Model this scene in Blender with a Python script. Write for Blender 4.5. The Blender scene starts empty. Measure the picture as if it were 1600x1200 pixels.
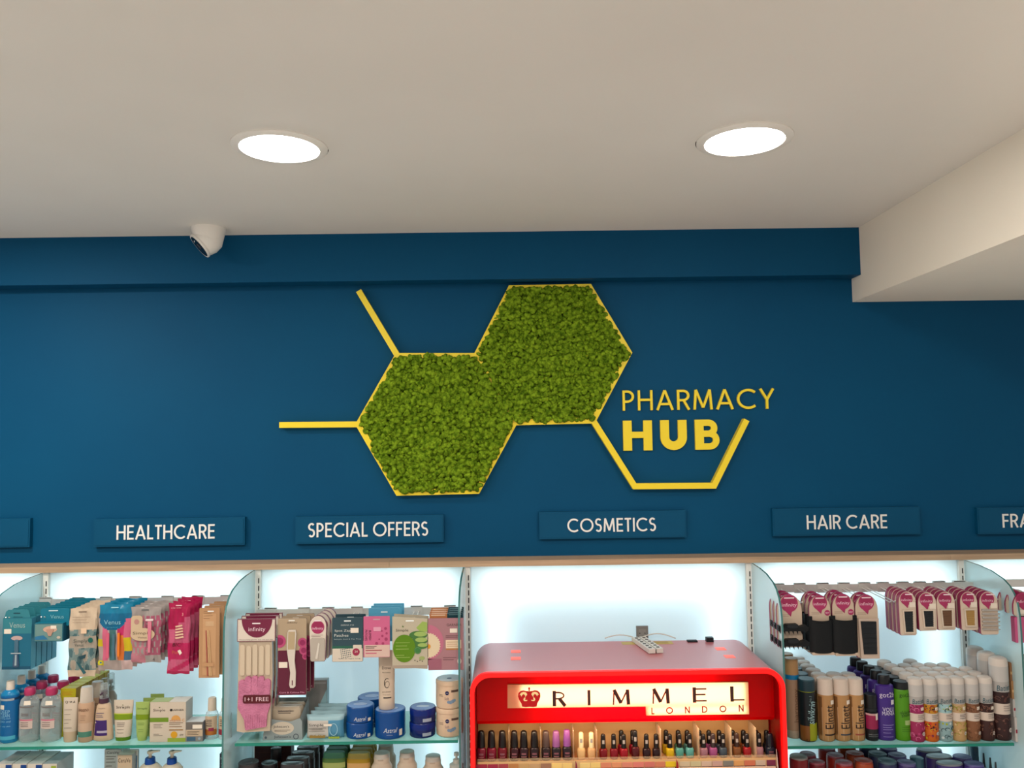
import bpy, math, random
import numpy as np
from mathutils import Vector, Matrix
random.seed(7)
sc = bpy.context.scene
COL = sc.collection

# ------------------------------------------------------------------ camera
F_PX = 1270.0
CAM = Vector((0.0, -2.9, 1.70))
PITCH, YAW, ROLL = math.atan(83 / F_PX), 5 / F_PX, 0.0135
_f = Vector((math.sin(YAW) * math.cos(PITCH), math.cos(YAW) * math.cos(PITCH), math.sin(PITCH)))
_r0 = Vector((math.cos(YAW), -math.sin(YAW), 0))
_u0 = _r0.cross(_f)
_r = _r0 * math.cos(ROLL) - _u0 * math.sin(ROLL)
_u = _u0 * math.cos(ROLL) + _r0 * math.sin(ROLL)
camd = bpy.data.cameras.new('camera')
camd.sensor_width = 36.0
camd.lens = 36.0 * F_PX / 1600
camd.clip_start = 0.02
cam = bpy.data.objects.new('camera', camd)
cam.matrix_world = Matrix(((_r.x, _u.x, -_f.x, CAM.x), (_r.y, _u.y, -_f.y, CAM.y), (_r.z, _u.z, -_f.z, CAM.z), (0, 0, 0, 1)))
COL.objects.link(cam)
sc.camera = cam


def at(px, py, D):
    """World point seen at pixel (px, py) of the 1600x1200 frame on the plane D metres in front of the camera (along +y)."""
    d = _f + _r * ((px - 800) / F_PX) + _u * ((600 - py) / F_PX)
    return CAM + d * (D / d.y)


# ------------------------------------------------------------------ view, world, lights
sc.view_settings.view_transform = 'Standard'
sc.view_settings.look = 'None'
sc.view_settings.exposure = 0.0
sc.view_settings.gamma = 1.0
sc.view_settings.use_curve_mapping = False
sc.cycles.max_bounces = 8
sc.cycles.transparent_max_bounces = 24
w = bpy.data.worlds.new('shop_surroundings')
sc.world = w
w.use_nodes = True
w.node_tree.nodes['Background'].inputs[0].default_value = (1.0, 0.94, 0.88, 1)
w.node_tree.nodes['Background'].inputs[1].default_value = 0.66


def area(name, loc, rot, sx, sy, power, color, spread=math.pi, shape='RECTANGLE'):
    l = bpy.data.lights.new(name, 'AREA')
    l.shape = shape
    l.size = sx
    if shape in ('RECTANGLE', 'ELLIPSE'):
        l.size_y = sy
    l.energy = power
    l.color = color
    l.spread = spread
    o = bpy.data.objects.new(name, l)
    o.location = loc
    o.rotation_euler = rot
    COL.objects.link(o)
    return o


Z_CEIL = 2.442
WARM = (1.0, 0.92, 0.81)
# the shop's other ceiling downlights, outside the frame
for k, (x, y) in enumerate([(-1.78, -0.84), (-1.78, -2.05), (-0.59, -1.95), (0.80, -1.80), (0.0, -3.4)]):
    area('ceiling_lamp', (x, y, Z_CEIL - 0.012), (0, 0, 0), 0.2, 0.2, 17.5, WARM, shape='DISK')

# ------------------------------------------------------------------ materials
MATS = {}


def lin(c):
    c = c / 255.0
    return c / 12.92 if c <= 0.04045 else ((c + 0.055) / 1.055) ** 2.4


E0 = (1.10, 1.10, 1.08)


def M(r, g, b, rough=0.5, metal=0.0, alpha=1.0, spec=0.32, raw=False):
    """Plain material; the colour is given as it looks under the shop's warm light."""
    key = (r, g, b, rough, metal, alpha, spec, raw)
    if key in MATS:
        return MATS[key]
    m = bpy.data.materials.new('paint_%d_%d_%d' % (r, g, b))
    m.use_nodes = True
    nt = m.node_tree
    p = nt.nodes['Principled BSDF']
    c = [lin(v) / (1.0 if raw else e) for v, e in zip((r, g, b), E0)]
    c = [min(0.88, v) for v in c]
    p.inputs['Base Color'].default_value = (*c, 1)
    p.inputs['Roughness'].default_value = rough
    p.inputs['Metallic'].default_value = metal
    p.inputs['Specular IOR Level'].default_value = spec
    if alpha < 1:
        p.inputs['Alpha'].default_value = alpha
    MATS[key] = m
    return m


def film(name, col, trans, rough=0.08, gloss=0.25):
    """Clear plastic or glass: tinted see-through with a glossy skin and a little body colour."""
    if name in MATS:
        return MATS[name]
    m = bpy.data.materials.new(name)
    m.use_nodes = True
    nt = m.node_tree
    for n in list(nt.nodes):
        nt.nodes.remove(n)
    out = nt.nodes.new('ShaderNodeOutputMaterial')
    tr = nt.nodes.new('ShaderNodeBsdfTransparent')
    tr.inputs[0].default_value = (*trans, 1)
    pr = nt.nodes.new('ShaderNodeBsdfPrincipled')
    pr.inputs['Base Color'].default_value = (*col, 1)
    pr.inputs['Roughness'].default_value = rough
    mx = nt.nodes.new('ShaderNodeMixShader')
    fr = nt.nodes.new('ShaderNodeLayerWeight')
    fr.inputs[0].default_value = 0.35
    ad = nt.nodes.new('ShaderNodeMath')
    ad.operation = 'MULTIPLY_ADD'
    ad.inputs[1].default_value = 0.6
    ad.inputs[2].default_value = gloss
    ad.use_clamp = True
    nt.links.new(fr.outputs['Facing'], ad.inputs[0])
    nt.links.new(ad.outputs[0], mx.inputs[0])
    nt.links.new(tr.outputs[0], mx.inputs[1])
    nt.links.new(pr.outputs[0], mx.inputs[2])
    nt.links.new(mx.outputs[0], out.inputs[0])
    MATS[name] = m
    return m


def noisy(name, c1, c2, scale=8.0, rough=0.6, bump=0.0, bscale=60.0, detail=4.0, spec=0.5, stretch=None):
    """Painted or natural surface: two close tones mixed by noise, with an optional fine bump."""
    if name in MATS:
        return MATS[name]
    m = bpy.data.materials.new(name)
    m.use_nodes = True
    nt = m.node_tree
    p = nt.nodes['Principled BSDF']
    p.inputs['Roughness'].default_value = rough
    p.inputs['Specular IOR Level'].default_value = spec
    tc = nt.nodes.new('ShaderNodeTexCoord')
    mp = nt.nodes.new('ShaderNodeMapping')
    if stretch:
        mp.inputs['Scale'].default_value = stretch
    nt.links.new(tc.outputs['Object'], mp.inputs[0])
    nz = nt.nodes.new('ShaderNodeTexNoise')
    nz.inputs['Scale'].default_value = scale
    nz.inputs['Detail'].default_value = detail
    nt.links.new(mp.outputs[0], nz.inputs['Vector'])
    rp = nt.nodes.new('ShaderNodeValToRGB')
    rp.color_ramp.elements[0].position = 0.35
    rp.color_ramp.elements[1].position = 0.65
    rp.color_ramp.elements[0].color = (*c1, 1)
    rp.color_ramp.elements[1].color = (*c2, 1)
    nt.links.new(nz.outputs['Fac'], rp.inputs[0])
    nt.links.new(rp.outputs[0], p.inputs['Base Color'])
    if bump:
        n2 = nt.nodes.new('ShaderNodeTexNoise')
        n2.inputs['Scale'].default_value = bscale
        n2.inputs['Detail'].default_value = 3
        nt.links.new(mp.outputs[0], n2.inputs['Vector'])
        b = nt.nodes.new('ShaderNodeBump')
        b.inputs['Strength'].default_value = bump
        b.inputs['Distance'].default_value = 0.01
        nt.links.new(n2.outputs['Fac'], b.inputs['Height'])
        nt.links.new(b.outputs[0], p.inputs['Normal'])
    MATS[name] = m
    return m


def lit(name, col, strength):
    if name in MATS:
        return MATS[name]
    m = bpy.data.materials.new(name)
    m.use_nodes = True
    p = m.node_tree.nodes['Principled BSDF']
    p.inputs['Base Color'].default_value = (*col, 1)
    p.inputs['Emission Color'].default_value = (*col, 1)
    p.inputs['Emission Strength'].default_value = strength
    MATS[name] = m
    return m


def diffuser(name, col, share=0.7, rough=0.3):
    """Sheet that passes the light of the lamps behind it (light box, lit sign)."""
    if name in MATS:
        return MATS[name]
    m = bpy.data.materials.new(name)
    m.use_nodes = True
    nt = m.node_tree
    p = nt.nodes['Principled BSDF']
    p.inputs['Base Color'].default_value = (*col, 1)
    p.inputs['Roughness'].default_value = rough
    t = nt.nodes.new('ShaderNodeBsdfTranslucent')
    t.inputs[0].default_value = (*col, 1)
    mx = nt.nodes.new('ShaderNodeMixShader')
    mx.inputs[0].default_value = share
    nt.links.new(p.outputs[0], mx.inputs[1])
    nt.links.new(t.outputs[0], mx.inputs[2])
    nt.links.new(mx.outputs[0], nt.nodes['Material Output'].inputs[0])
    MATS[name] = m
    return m


# ------------------------------------------------------------------ mesh building
_txt = {}


def text_geo(s):
    if s in _txt:
        return _txt[s]
    c = bpy.data.curves.new('txt', 'FONT')
    c.body = s
    c.size = 1.0
    c.resolution_u = 2
    o = bpy.data.objects.new('txt', c)
    me = o.to_mesh()
    v = [(a.co.x, a.co.y) for a in me.vertices]
    f = [tuple(p.vertices) for p in me.polygons]
    o.to_mesh_clear()
    bpy.data.objects.remove(o)
    bpy.data.curves.remove(c)
    x0, x1 = min(a[0] for a in v), max(a[0] for a in v)
    y0, y1 = min(a[1] for a in v), max(a[1] for a in v)
    _txt[s] = ([((a[0] - x0) / (x1 - x0), (a[1] - y0) / (y1 - y0)) for a in v], f, (x1 - x0) / (y1 - y0))
    return _txt[s]


def rrect(x0, z0, x1, z1, r, n=5):
    pts = []
    for cx, cz, a0 in ((x1 - r, z1 - r, 0), (x0 + r, z1 - r, 90), (x0 + r, z0 + r, 180), (x1 - r, z0 + r, 270)):
        for k in range(n + 1):
            a = math.radians(a0 + 90 * k / n)
            pts.append((cx + r * math.cos(a), cz + r * math.sin(a)))
    return pts


def disc(cx, cz, rx, rz=None, n=24, a0=0, a1=360):
    rz = rx if rz is None else rz
    full = a1 - a0 >= 360
    k = n if full else n + 1
    return [(cx + rx * math.cos(math.radians(a0 + (a1 - a0) * i / n)), cz + rz * math.sin(math.radians(a0 + (a1 - a0) * i / n))) for i in range(k)]


class MB:
    def __init__(s):
        s.v, s.f, s.m, s.mats = [], [], [], []

    def mi(s, mat):
        if mat not in s.mats:
            s.mats.append(mat)
        return s.mats.index(mat)

    def add(s, vs, fs, mat):
        o = len(s.v)
        s.v.extend(vs)
        for k, f in enumerate(fs):
            s.f.append(tuple(i + o for i in f))
            s.m.append(s.mi(mat[k] if isinstance(mat, list) else mat))
        return s

    def box(s, x0, x1, y0, y1, z0, z1, mat):
        v = [(x, y, z) for x in (x0, x1) for y in (y0, y1) for z in (z0, z1)]
        return s.add(v, [(0, 1, 3, 2), (4, 6, 7, 5), (0, 4, 5, 1), (2, 3, 7, 6), (0, 2, 6, 4), (1, 5, 7, 3)], mat)

    def prism(s, poly, y0, y1, mat, side=None):
        n = len(poly)
        a = sum(poly[i][0] * poly[(i + 1) % n][1] - poly[(i + 1) % n][0] * poly[i][1] for i in range(n))
        if a < 0:
            poly = poly[::-1]
        v = [(x, y0, z) for x, z in poly] + [(x, y1, z) for x, z in poly]
        s.add(v, [tuple(range(n)), tuple(range(2 * n - 1, n - 1, -1))], mat)
        s.add(v, [(i + n, (i + 1) % n + n, (i + 1) % n, i) for i in range(n)], side or mat)
        return s

    def sheet(s, poly, y, mat):
        n = len(poly)
        a = sum(poly[i][0] * poly[(i + 1) % n][1] - poly[(i + 1) % n][0] * poly[i][1] for i in range(n))
        if a < 0:
            poly = poly[::-1]
        return s.add([(x, y, z) for x, z in poly], [tuple(range(n))], mat)

    def rect(s, x0, x1, z0, z1, y, mat):
        return s.sheet([(x0, z0), (x1, z0), (x1, z1), (x0, z1)], y, mat)

    def text(s, t, cx, cz, h, y, mat, w=None, rot=0, bend=None, slant=0.0):
        """Printed word, centred at (cx, cz); bend = a Loft to wrap it on."""
        v, f, asp = text_geo(t)
        w = w or h * asp
        if bend:  # split the letters finely so that they follow the curve
            v = list(v)
            f = [(q[0], q[i], q[i + 1]) for q in f for i in range(1, len(q) - 1)]
            for _ in range(2):
                mid, g = {}, []

                def half(a, b):
                    k = (min(a, b), max(a, b))
                    if k not in mid:
                        mid[k] = len(v)
                        v.append(((v[a][0] + v[b][0]) / 2, (v[a][1] + v[b][1]) / 2))
                    return mid[k]
                for a, b, c in f:
                    d, e, q = half(a, b), half(b, c), half(c, a)
                    g += [(a, d, q), (d, b, e), (q, e, c), (d, e, q)]
                f = g
        out = []
        c, sn = math.cos(math.radians(rot)), math.sin(math.radians(rot))
        for a, b in v:
            x, z = (a - 0.5) * w + slant * (b - 0.5) * h, (b - 0.5) * h
            x, z = cx + x * c - z * sn, cz + x * sn + z * c
            out.append(bend.pt(x / max(bend.at(z)[0], 1e-4), z, y) if bend else (x, y, z))
        return s.add(out, f, mat)

    def rod(s, p0, p1, r, mat, n=8, r1=None):
        p0, p1 = Vector(p0), Vector(p1)
        d = (p1 - p0).normalized()
        a = d.orthogonal().normalized()
        b = d.cross(a)
        r1 = r if r1 is None else r1
        v = [tuple(p + (a * math.cos(2 * math.pi * k / n) + b * math.sin(2 * math.pi * k / n)) * q) for p, q in ((p0, r), (p1, r1)) for k in range(n)]
        fs = [(k, (k + 1) % n, (k + 1) % n + n, k + n) for k in range(n)] + [tuple(range(n - 1, -1, -1)), tuple(range(n, 2 * n))]
        return s.add(v, fs, mat)

    def tube(s, pts, r, mat, n=8):
        for a, b in zip(pts[:-1], pts[1:]):
            s.rod(a, b, r, mat, n)
        return s

    def ribbon(s, pts, wid, y0, y1, mat, closed=False):
        """Flat bar of width wid along pts (x, z), from depth y0 (front) to y1."""
        n = len(pts)
        L, R = [], []
        for i in range(n):
            p = Vector(pts[i])
            d0 = (p - Vector(pts[i - 1])).normalized() if (i > 0 or closed) else None
            d1 = (Vector(pts[(i + 1) % n]) - p).normalized() if (i < n - 1 or closed) else None
            d0 = d0 or d1
            d1 = d1 or d0
            n0, n1 = Vector((-d0.y, d0.x)), Vector((-d1.y, d1.x))
            m = (n0 + n1)
            m = m.normalized() if m.length > 1e-6 else n0
            k = wid / 2 / max(0.4, m.dot(n0))
            L.append(p + m * k)
            R.append(p - m * k)
        v = []
        for y in (y0, y1):
            v += [(a.x, y, a.y) for a in L] + [(a.x, y, a.y) for a in R]
        fs = []
        for i in range(n if closed else n - 1):
            j = (i + 1) % n
            fs += [(n + i, n + j, j, i), (2 * n + i, 2 * n + j, 3 * n + j, 3 * n + i), (i, j, 2 * n + j, 2 * n + i), (n + j, n + i, 3 * n + i, 3 * n + j)]
        if not closed:
            fs += [(n, 0, 2 * n, 3 * n), (n - 1, 2 * n - 1, 4 * n - 1, 3 * n - 1)]
        return s.add(v, fs, mat)

    def build(s, name, parent=None, loc=(0, 0, 0), smooth=35, mesh=None):
        me = bpy.data.meshes.new(name)
        me.from_pydata(s.v, [], s.f)
        for m in s.mats:
            me.materials.append(m)
        me.polygons.foreach_set('material_index', s.m)
        if smooth:
            me.polygons.foreach_set('use_smooth', [True] * len(s.f))
            me.set_sharp_from_angle(angle=math.radians(smooth))
        me.update()
        o = bpy.data.objects.new(name, me)
        o.location = loc
        o.parent = parent
        COL.objects.link(o)
        return o


class Loft:
    """Solid made of stacked rounded sections (z, rx, ry[, exponent]); front is -y."""

    def __init__(s, secs, n=28):
        s.s = [(a[0], a[1], a[2], a[3] if len(a) > 3 else 2.0) for a in secs]
        s.n = n

    def at(s, z):
        q = s.s
        if z <= q[0][0]:
            return q[0][1:]
        for a, b in zip(q[:-1], q[1:]):
            if z <= b[0]:
                t = (z - a[0]) / max(1e-9, b[0] - a[0])
                return tuple(a[i] + (b[i] - a[i]) * t for i in (1, 2, 3))
        return q[-1][1:]

    def pt(s, a, z, off=0.0):
        rx, ry, e = s.at(z)
        sx, cx = math.sin(a), math.cos(a)
        return (math.copysign(abs(sx) ** (2 / e), sx) * (rx + off), -math.copysign(abs(cx) ** (2 / e), cx) * (ry + off), z)

    def make(s, mb, mat, cap=True):
        n = s.n
        v, fs, ms = [], [], []
        for z, rx, ry, e in s.s:
            for k in range(n):
                a = 2 * math.pi * k / n
                sx, cx = math.sin(a), math.cos(a)
                v.append((math.copysign(abs(sx) ** (2 / e), sx) * rx, -math.copysign(abs(cx) ** (2 / e), cx) * ry, z))
        for i in range(len(s.s) - 1):
            for k in range(n):
                fs.append((i * n + k, i * n + (k + 1) % n, (i + 1) * n + (k + 1) % n, (i + 1) * n + k))
                ms.append(mat[min(i, len(mat) - 1)] if isinstance(mat, list) else mat)
        if cap:
            m0 = mat[0] if isinstance(mat, list) else mat
            m1 = mat[-1] if isinstance(mat, list) else mat
            fs += [tuple(range(n - 1, -1, -1)), tuple(range((len(s.s) - 1) * n, len(s.s) * n))]
            ms += [m0, m1]
        mb.add(v, fs, ms)
        return s

    def patch(s, mb, a0, a1, z0, z1, mat, off=0.0004, n=8, nz=4):
        v = []
        for j in range(nz + 1):
            for i in range(n + 1):
                v.append(s.pt(a0 + (a1 - a0) * i / n, z0 + (z1 - z0) * j / nz, off))
        mb.add(v, [(j * (n + 1) + i, j * (n + 1) + i + 1, (j + 1) * (n + 1) + i + 1, (j + 1) * (n + 1) + i) for j in range(nz) for i in range(n)], mat)

    def blob(s, mb, a, z, r, mat, off=0.0006, n=14):
        rx = s.at(z)[0]
        mb.add([s.pt(a + r / rx * math.cos(2 * math.pi * k / n), z + r * math.sin(2 * math.pi * k / n), off) for k in range(n)], [tuple(range(n))], mat)


# ------------------------------------------------------------------ things
LABELS = {}


def tag(o, label, cat, group=None):
    o['label'] = label
    o['category'] = cat
    if group:
        o['group'] = group
    return o


def thing(name, label, cat, loc=(0, 0, 0), group=None, rz=0.0):
    o = bpy.data.objects.new(name, None)
    o.empty_display_size = 0.02
    o.location = loc
    o.rotation_euler = (0, 0, rz)
    COL.objects.link(o)
    return tag(o, label, cat, group)


def kids(o):
    return list(o.children)


def dup(root, loc, label=None, group=None):
    r = root.copy()
    COL.objects.link(r)
    r.location = loc
    if label:
        r['label'] = label
    if group:
        r['group'] = group
    for ch in kids(root):
        c = ch.copy()
        COL.objects.link(c)
        c.parent = r
        for g in kids(ch):
            d = g.copy()
            COL.objects.link(d)
            d.parent = c
    return r


def struct(o):
    o['kind'] = 'structure'
    return o


ORD = ['front', 'second', 'third', 'fourth', 'fifth', 'sixth', 'seventh', 'eighth']


def stack(root, n, dy, fmt, dx=0.0, dz=0.0, jitter=0.0):
    """Copies of root one behind the other; fmt holds {o} for the ordinal."""
    root['label'] = fmt.format(o=ORD[0])
    p = root.location.copy()
    out = [root]
    for k in range(1, n):
        out.append(dup(root, (p.x + dx * k + random.uniform(-jitter, jitter), p.y + dy * k, p.z + dz * k + random.uniform(-jitter, jitter) * 0.6),
                       fmt.format(o=ORD[k])))
    return out
# ------------------------------------------------------------------ room
Y_WALL = 0.08          # blue wall
CEILING = noisy('ceiling_paint', (0.755, 0.725, 0.68), (0.795, 0.765, 0.72), 1.2, 0.75, 0.03, 30)
CREAM = noisy('beam_paint', (0.88, 0.81, 0.70), (0.90, 0.83, 0.72), 1.5, 0.7, 0.03, 30)
BLUE = noisy('blue_wall_paint', (0.0004, 0.062, 0.150), (0.0005, 0.068, 0.160), 2.0, 0.6, 0.02, 90, spec=0.12)
FLOOR = noisy('floor_vinyl', (0.72, 0.69, 0.65), (0.77, 0.74, 0.70), 3.0, 0.4)

mb = MB()
mb.box(-5, 5, -7, 1.0, -0.1, 0, FLOOR)
struct(mb.build('floor', smooth=0))
mb = MB()
mb.box(-5, 5, -7, 0.3, Z_CEIL, Z_CEIL + 0.1, CEILING)
struct(mb.build('ceiling', smooth=0))
mb = MB()
mb.box(-5, 5, Y_WALL, Y_WALL + 0.12, 0, Z_CEIL, BLUE)
struct(mb.build('wall_back', smooth=0))
z_bulk = at(800, 436, 2.90).z
x_beam = (at(1340, 390, 2.90).x + at(1334, 440, 2.98).x) / 2
mb = MB()
mb.box(-5, x_beam, 0.0, Y_WALL, z_bulk, Z_CEIL, BLUE)
struct(mb.build('trim_1', smooth=0))['label'] = 'blue boxed band along the top of the wall under the ceiling'
z_beam = at(1334, 472, 2.98).z
mb = MB()
x_b2 = x_beam
mb.box(x_b2, x_b2 + 1.9, -7, Y_WALL, z_beam, Z_CEIL, CREAM)
struct(mb.build('trim_2', smooth=0))['label'] = 'cream boxed ceiling beam running away from the wall'

# ------------------------------------------------------------------ light-box shelving
PX = [-258, 72, 404, 732, 1172, 1505, 1838]
XU = [at(p, 1000, 2.90).x for p in PX]
CAP_T = CAM.z - 0.431
CAP_B = CAM.z - 0.451
WOOD = noisy('pale_wood', (0.40, 0.27, 0.17), (0.50, 0.35, 0.22), 6.0, 0.45, 0, stretch=(0.6, 14, 14))
mb = MB()
segs = [XU[0], at(608, 870, 2.88).x, at(1485, 870, 2.88).x, XU[-1]]
CAPN = ['over the healthcare bays', 'over the cosmetics bay', 'over the fragrance bay']
for k in range(3):
    mb = MB()
    mb.box(segs[k] + 0.0004, segs[k + 1] - 0.0004, -0.02, Y_WALL, CAP_B, CAP_T, WOOD)
    tag(mb.build('wooden_capping', smooth=0), 'pale wooden capping ledge below the blue wall ' + CAPN[k], 'ledge', 'wooden capping ledges')

PANEL = diffuser('opal_light_panel', (0.90, 0.97, 0.98), 0.75, 0.35)
WHITE_MET = M(222, 222, 216, 0.4, raw=True)
STEEL = M(212, 210, 206, 0.38, 0.55, raw=True)
DARK = M(25, 30, 34, 0.5)
BAYNAME = ['bay beside the blank plaque', 'healthcare bay', 'special offers bay', 'cosmetics bay', 'hair care bay', 'fragrance bay']
COOL = (0.81, 0.96, 1.0)
for k in range(6):
    a, b = XU[k] + 0.009, XU[k + 1] - 0.009
    mb = MB()
    mb.box(a, b, 0.0, 0.004, 0.12, CAP_B - 0.001, PANEL)
    tag(mb.build('light_panel', smooth=0), 'glowing white back panel of the ' + BAYNAME[k], 'light panel', 'light panels')
    wd = b - a
    zc, hh = (0.12 + CAP_B) / 2, CAP_B - 0.16
    area('light_box_lamp', ((a + b) / 2, 0.068, zc), (-math.pi / 2, 0, 0), wd - 0.02, hh, 1.75 * wd / 0.735, COOL)
    for sx in (a + 0.09, b - 0.09):
        area('light_box_tube', (sx, 0.066, zc), (-math.pi / 2, 0, 0), 0.05, hh - 0.06, 0.62, COOL)
    area('light_box_tube', ((a + b) / 2, 0.066, CAP_B - 0.07), (-math.pi / 2, 0, 0), wd - 0.1, 0.04, 0.6 * wd / 0.735, COOL)
UPN = ['beside the blank plaque', 'between the blank plaque and healthcare', 'between healthcare and special offers',
       'between special offers and cosmetics', 'between cosmetics and hair care', 'between hair care and fragrance', 'past fragrance']
for k in range(0, 7):
    x = XU[k]
    o = thing('shelf_upright', 'slotted white metal shelf upright ' + UPN[k], 'upright', (x, 0, 0), 'slotted uprights')
    mb = MB()
    mb.box(-0.009, 0.009, -0.012, 0.03, 0, CAP_B - 0.0005, WHITE_MET)
    mb.build('post', o, smooth=0)
    mb = MB()
    z = CAP_B - 0.03
    while z > 0.4:
        mb.box(0.001, 0.0045, -0.0128, -0.0118, z - 0.018, z, DARK)
        z -= 0.026
    s_ = mb.build('slot_row', o, smooth=0)

GLASS = film('frosted_glass', (0.60, 0.77, 0.80), (0.80, 0.93, 0.95), 0.18, 0.50)
EDGE = M(70, 120, 118, 0.2)
prof = [(-0.012, -0.4535), (-0.10, -0.457), (-0.17, -0.4640), (-0.235, -0.480), (-0.268, -0.497), (-0.290, -0.520), (-0.304, -0.548), (-0.310, -0.58), (-0.313, -0.63), (-0.313, -1.55), (-0.012, -1.55)]
for k in range(1, 6):
    mb = MB()
    v, n = [], len(prof)
    sx = XU[k] - 0.016 if k < 4 else XU[k] + 0.010
    for x in (sx, sx + 0.006):
        v += [(x, y, CAM.z + z) for y, z in prof]
    mb.add(v, [tuple(range(n)), tuple(range(2 * n - 1, n - 1, -1))], GLASS)
    mb.add(v, [(i, i + n, (i + 1) % n + n, (i + 1) % n) for i in range(n)], EDGE)
    tag(mb.build('glass_divider', smooth=0), 'frosted glass side panel with rounded front corner ' + UPN[k], 'glass panel', 'frosted side panels')

SHELF_GLASS = film('shelf_glass', (0.35, 0.62, 0.55), (0.80, 0.95, 0.92), 0.05, 0.15)
SHELF_EDGE = M(30, 128, 110, 0.2)
SHZ = {}
for k, py in ((1, 1164.5), (2, 1159), (4, 1165), (5, 1165)):
    xa, xb = XU[k] + 0.02, XU[k + 1] - 0.02
    if k == 5:
        xa = XU[k] + 0.03
    pc_ = (PX[k] + PX[k + 1]) / 2
    zt = at(min(pc_, 1590), py, 2.60).z
    SHZ[k] = zt
    for lv, dz in (('upper', 0.0), ('lower', -0.27)):
        o = thing('glass_shelf', '%s green edged glass shelf of the %s' % (lv, BAYNAME[k]), 'shelf', ((xa + xb) / 2, -0.02, zt + dz), 'glass shelves')
        hw = (xb - xa) / 2
        mb = MB()
        mb.box(-hw, hw, -0.276, 0, -0.008, 0, SHELF_GLASS)
        mb.build('pane', o, smooth=0)
        mb = MB()
        mb.box(-hw, hw, -0.280, -0.276, -0.008, 0, SHELF_EDGE)
        mb.build('polished_edge', o, smooth=0)
        for sgn in (-1, 1):
            mb = MB()
            v = [(0, -0.245), (0, 0.004), (-0.05, 0.004), (-0.04, -0.02), (-0.010, -0.24)]
            x0 = sgn * (hw - 0.004)
            pts = [(x0 + e, y, z - 0.0085) for e in (-0.0015, 0.0015) for z, y in v]
            mb.add(pts, [(4, 3, 2, 1, 0), (5, 6, 7, 8, 9)] + [(i, (i + 1) % 5, (i + 1) % 5 + 5, i + 5) for i in range(5)], STEEL)
            mb.build('bracket', o, smooth=0)

# ------------------------------------------------------------------ hook rails
RAIL_Y = -0.06
HOOKS = {}
RAILZ = {}
rails = {1: (57, 362, 934), 2: (396, 727, 950), 4: (1182, 1521, 912), 5: (1522, 1840, 905)}
clips = {1: [(72, 'teal razor gift boxes'), (123, 'small teal razor cards'), (166, 'cream razor pouches'), (212, 'blue topped razor bags'),
             (262, 'pink razor packs'), (310, 'magenta razor bags'), (354, 'brown paper sleeves')],
         2: [(423, 'pink glove packs'), (475, 'foot file packs'), (513, 'small rounded blister packs'), (558, 'dark teal patch sachets'),
             (600, 'pink patch sachets'), (651, 'pale aloe sachets'), (703, 'mauve mask sachets')],
         4: [(1216, 'claw clip packs'), (1249, 'wide black headband packs'), (1285, 'black headband packs beside the boxed band'), (1318, 'boxed black band packs'), (1350, 'nothing at all'),
             (1379, 'long black hairpin packs'), (1410, 'short black hairpin packs'), (1437, 'brown hairpin packs'), (1467, 'blond hairpin packs'), (1498, 'silver clip packs')],
         5: [(1552, 'pink bag in the fragrance bay')]}
for k in rails:
    x0p, x1p, py = rails[k]
    pl, pr = at(x0p, py + 4, 2.90 + RAIL_Y), at(x1p, py - (x1p - x0p) * 0.0, 2.90 + RAIL_Y)
    zc = at((x0p + x1p) / 2 if k != 5 else 1590, py, 2.90 + RAIL_Y).z
    RAILZ[k] = zc
    xa, xb = XU[k] + (0.012 if k < 4 else 0.018), XU[k + 1] - (0.018 if k < 4 else 0.012)
    if k == 4:
        xb = XU[k + 1] + 0.0095
    o = thing('hook_rail', 'flat steel hanging rail across the ' + BAYNAME[k], 'rail', ((xa + xb) / 2, RAIL_Y, zc), 'hanging rails')
    hw = (xb - xa) / 2
    mb = MB()
    mb.box(-hw, hw, -0.003, 0.003, -0.026, 0, STEEL)
    mb.build('bar', o, smooth=0)
    for sgn in (-1, 1):
        mb = MB()
        mb.box(sgn * (hw - 0.003) - 0.002, sgn * (hw - 0.003) + 0.002, 0.003, 0.048, -0.02, -0.002, STEEL)
        mb.build('end_bracket', o, smooth=0)
    for cx, what in clips[k]:
        X = at(cx, py, 2.90 + RAIL_Y).x
        h = thing('display_hook', 'double steel display hook holding ' + what if what != 'nothing at all' else 'empty double steel display hook between band packs and hairpin packs',
                  'hook', (X, RAIL_Y, zc), 'display hooks')
        mb = MB()
        mb.box(-0.020, 0.020, -0.0055, -0.0035, -0.028, 0.005, STEEL)
        mb.box(-0.020, 0.020, 0.0035, 0.0055, -0.012, 0.005, STEEL)
        mb.box(-0.020, 0.020, -0.0055, 0.0055, 0.003, 0.006, STEEL)
        mb.build('clip_plate', h, smooth=0)
        for sx in (-0.008, 0.008):
            mb = MB()
            mb.tube([(sx, -0.0055, -0.014), (sx, -0.19, -0.020), (sx * 0.9, -0.204, -0.022), (sx * 0.6, -0.215, -0.015)], 0.0018, STEEL, 6)
            mb.build('prong', h)
        HOOKS[(k, cx)] = (X, zc)

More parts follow.
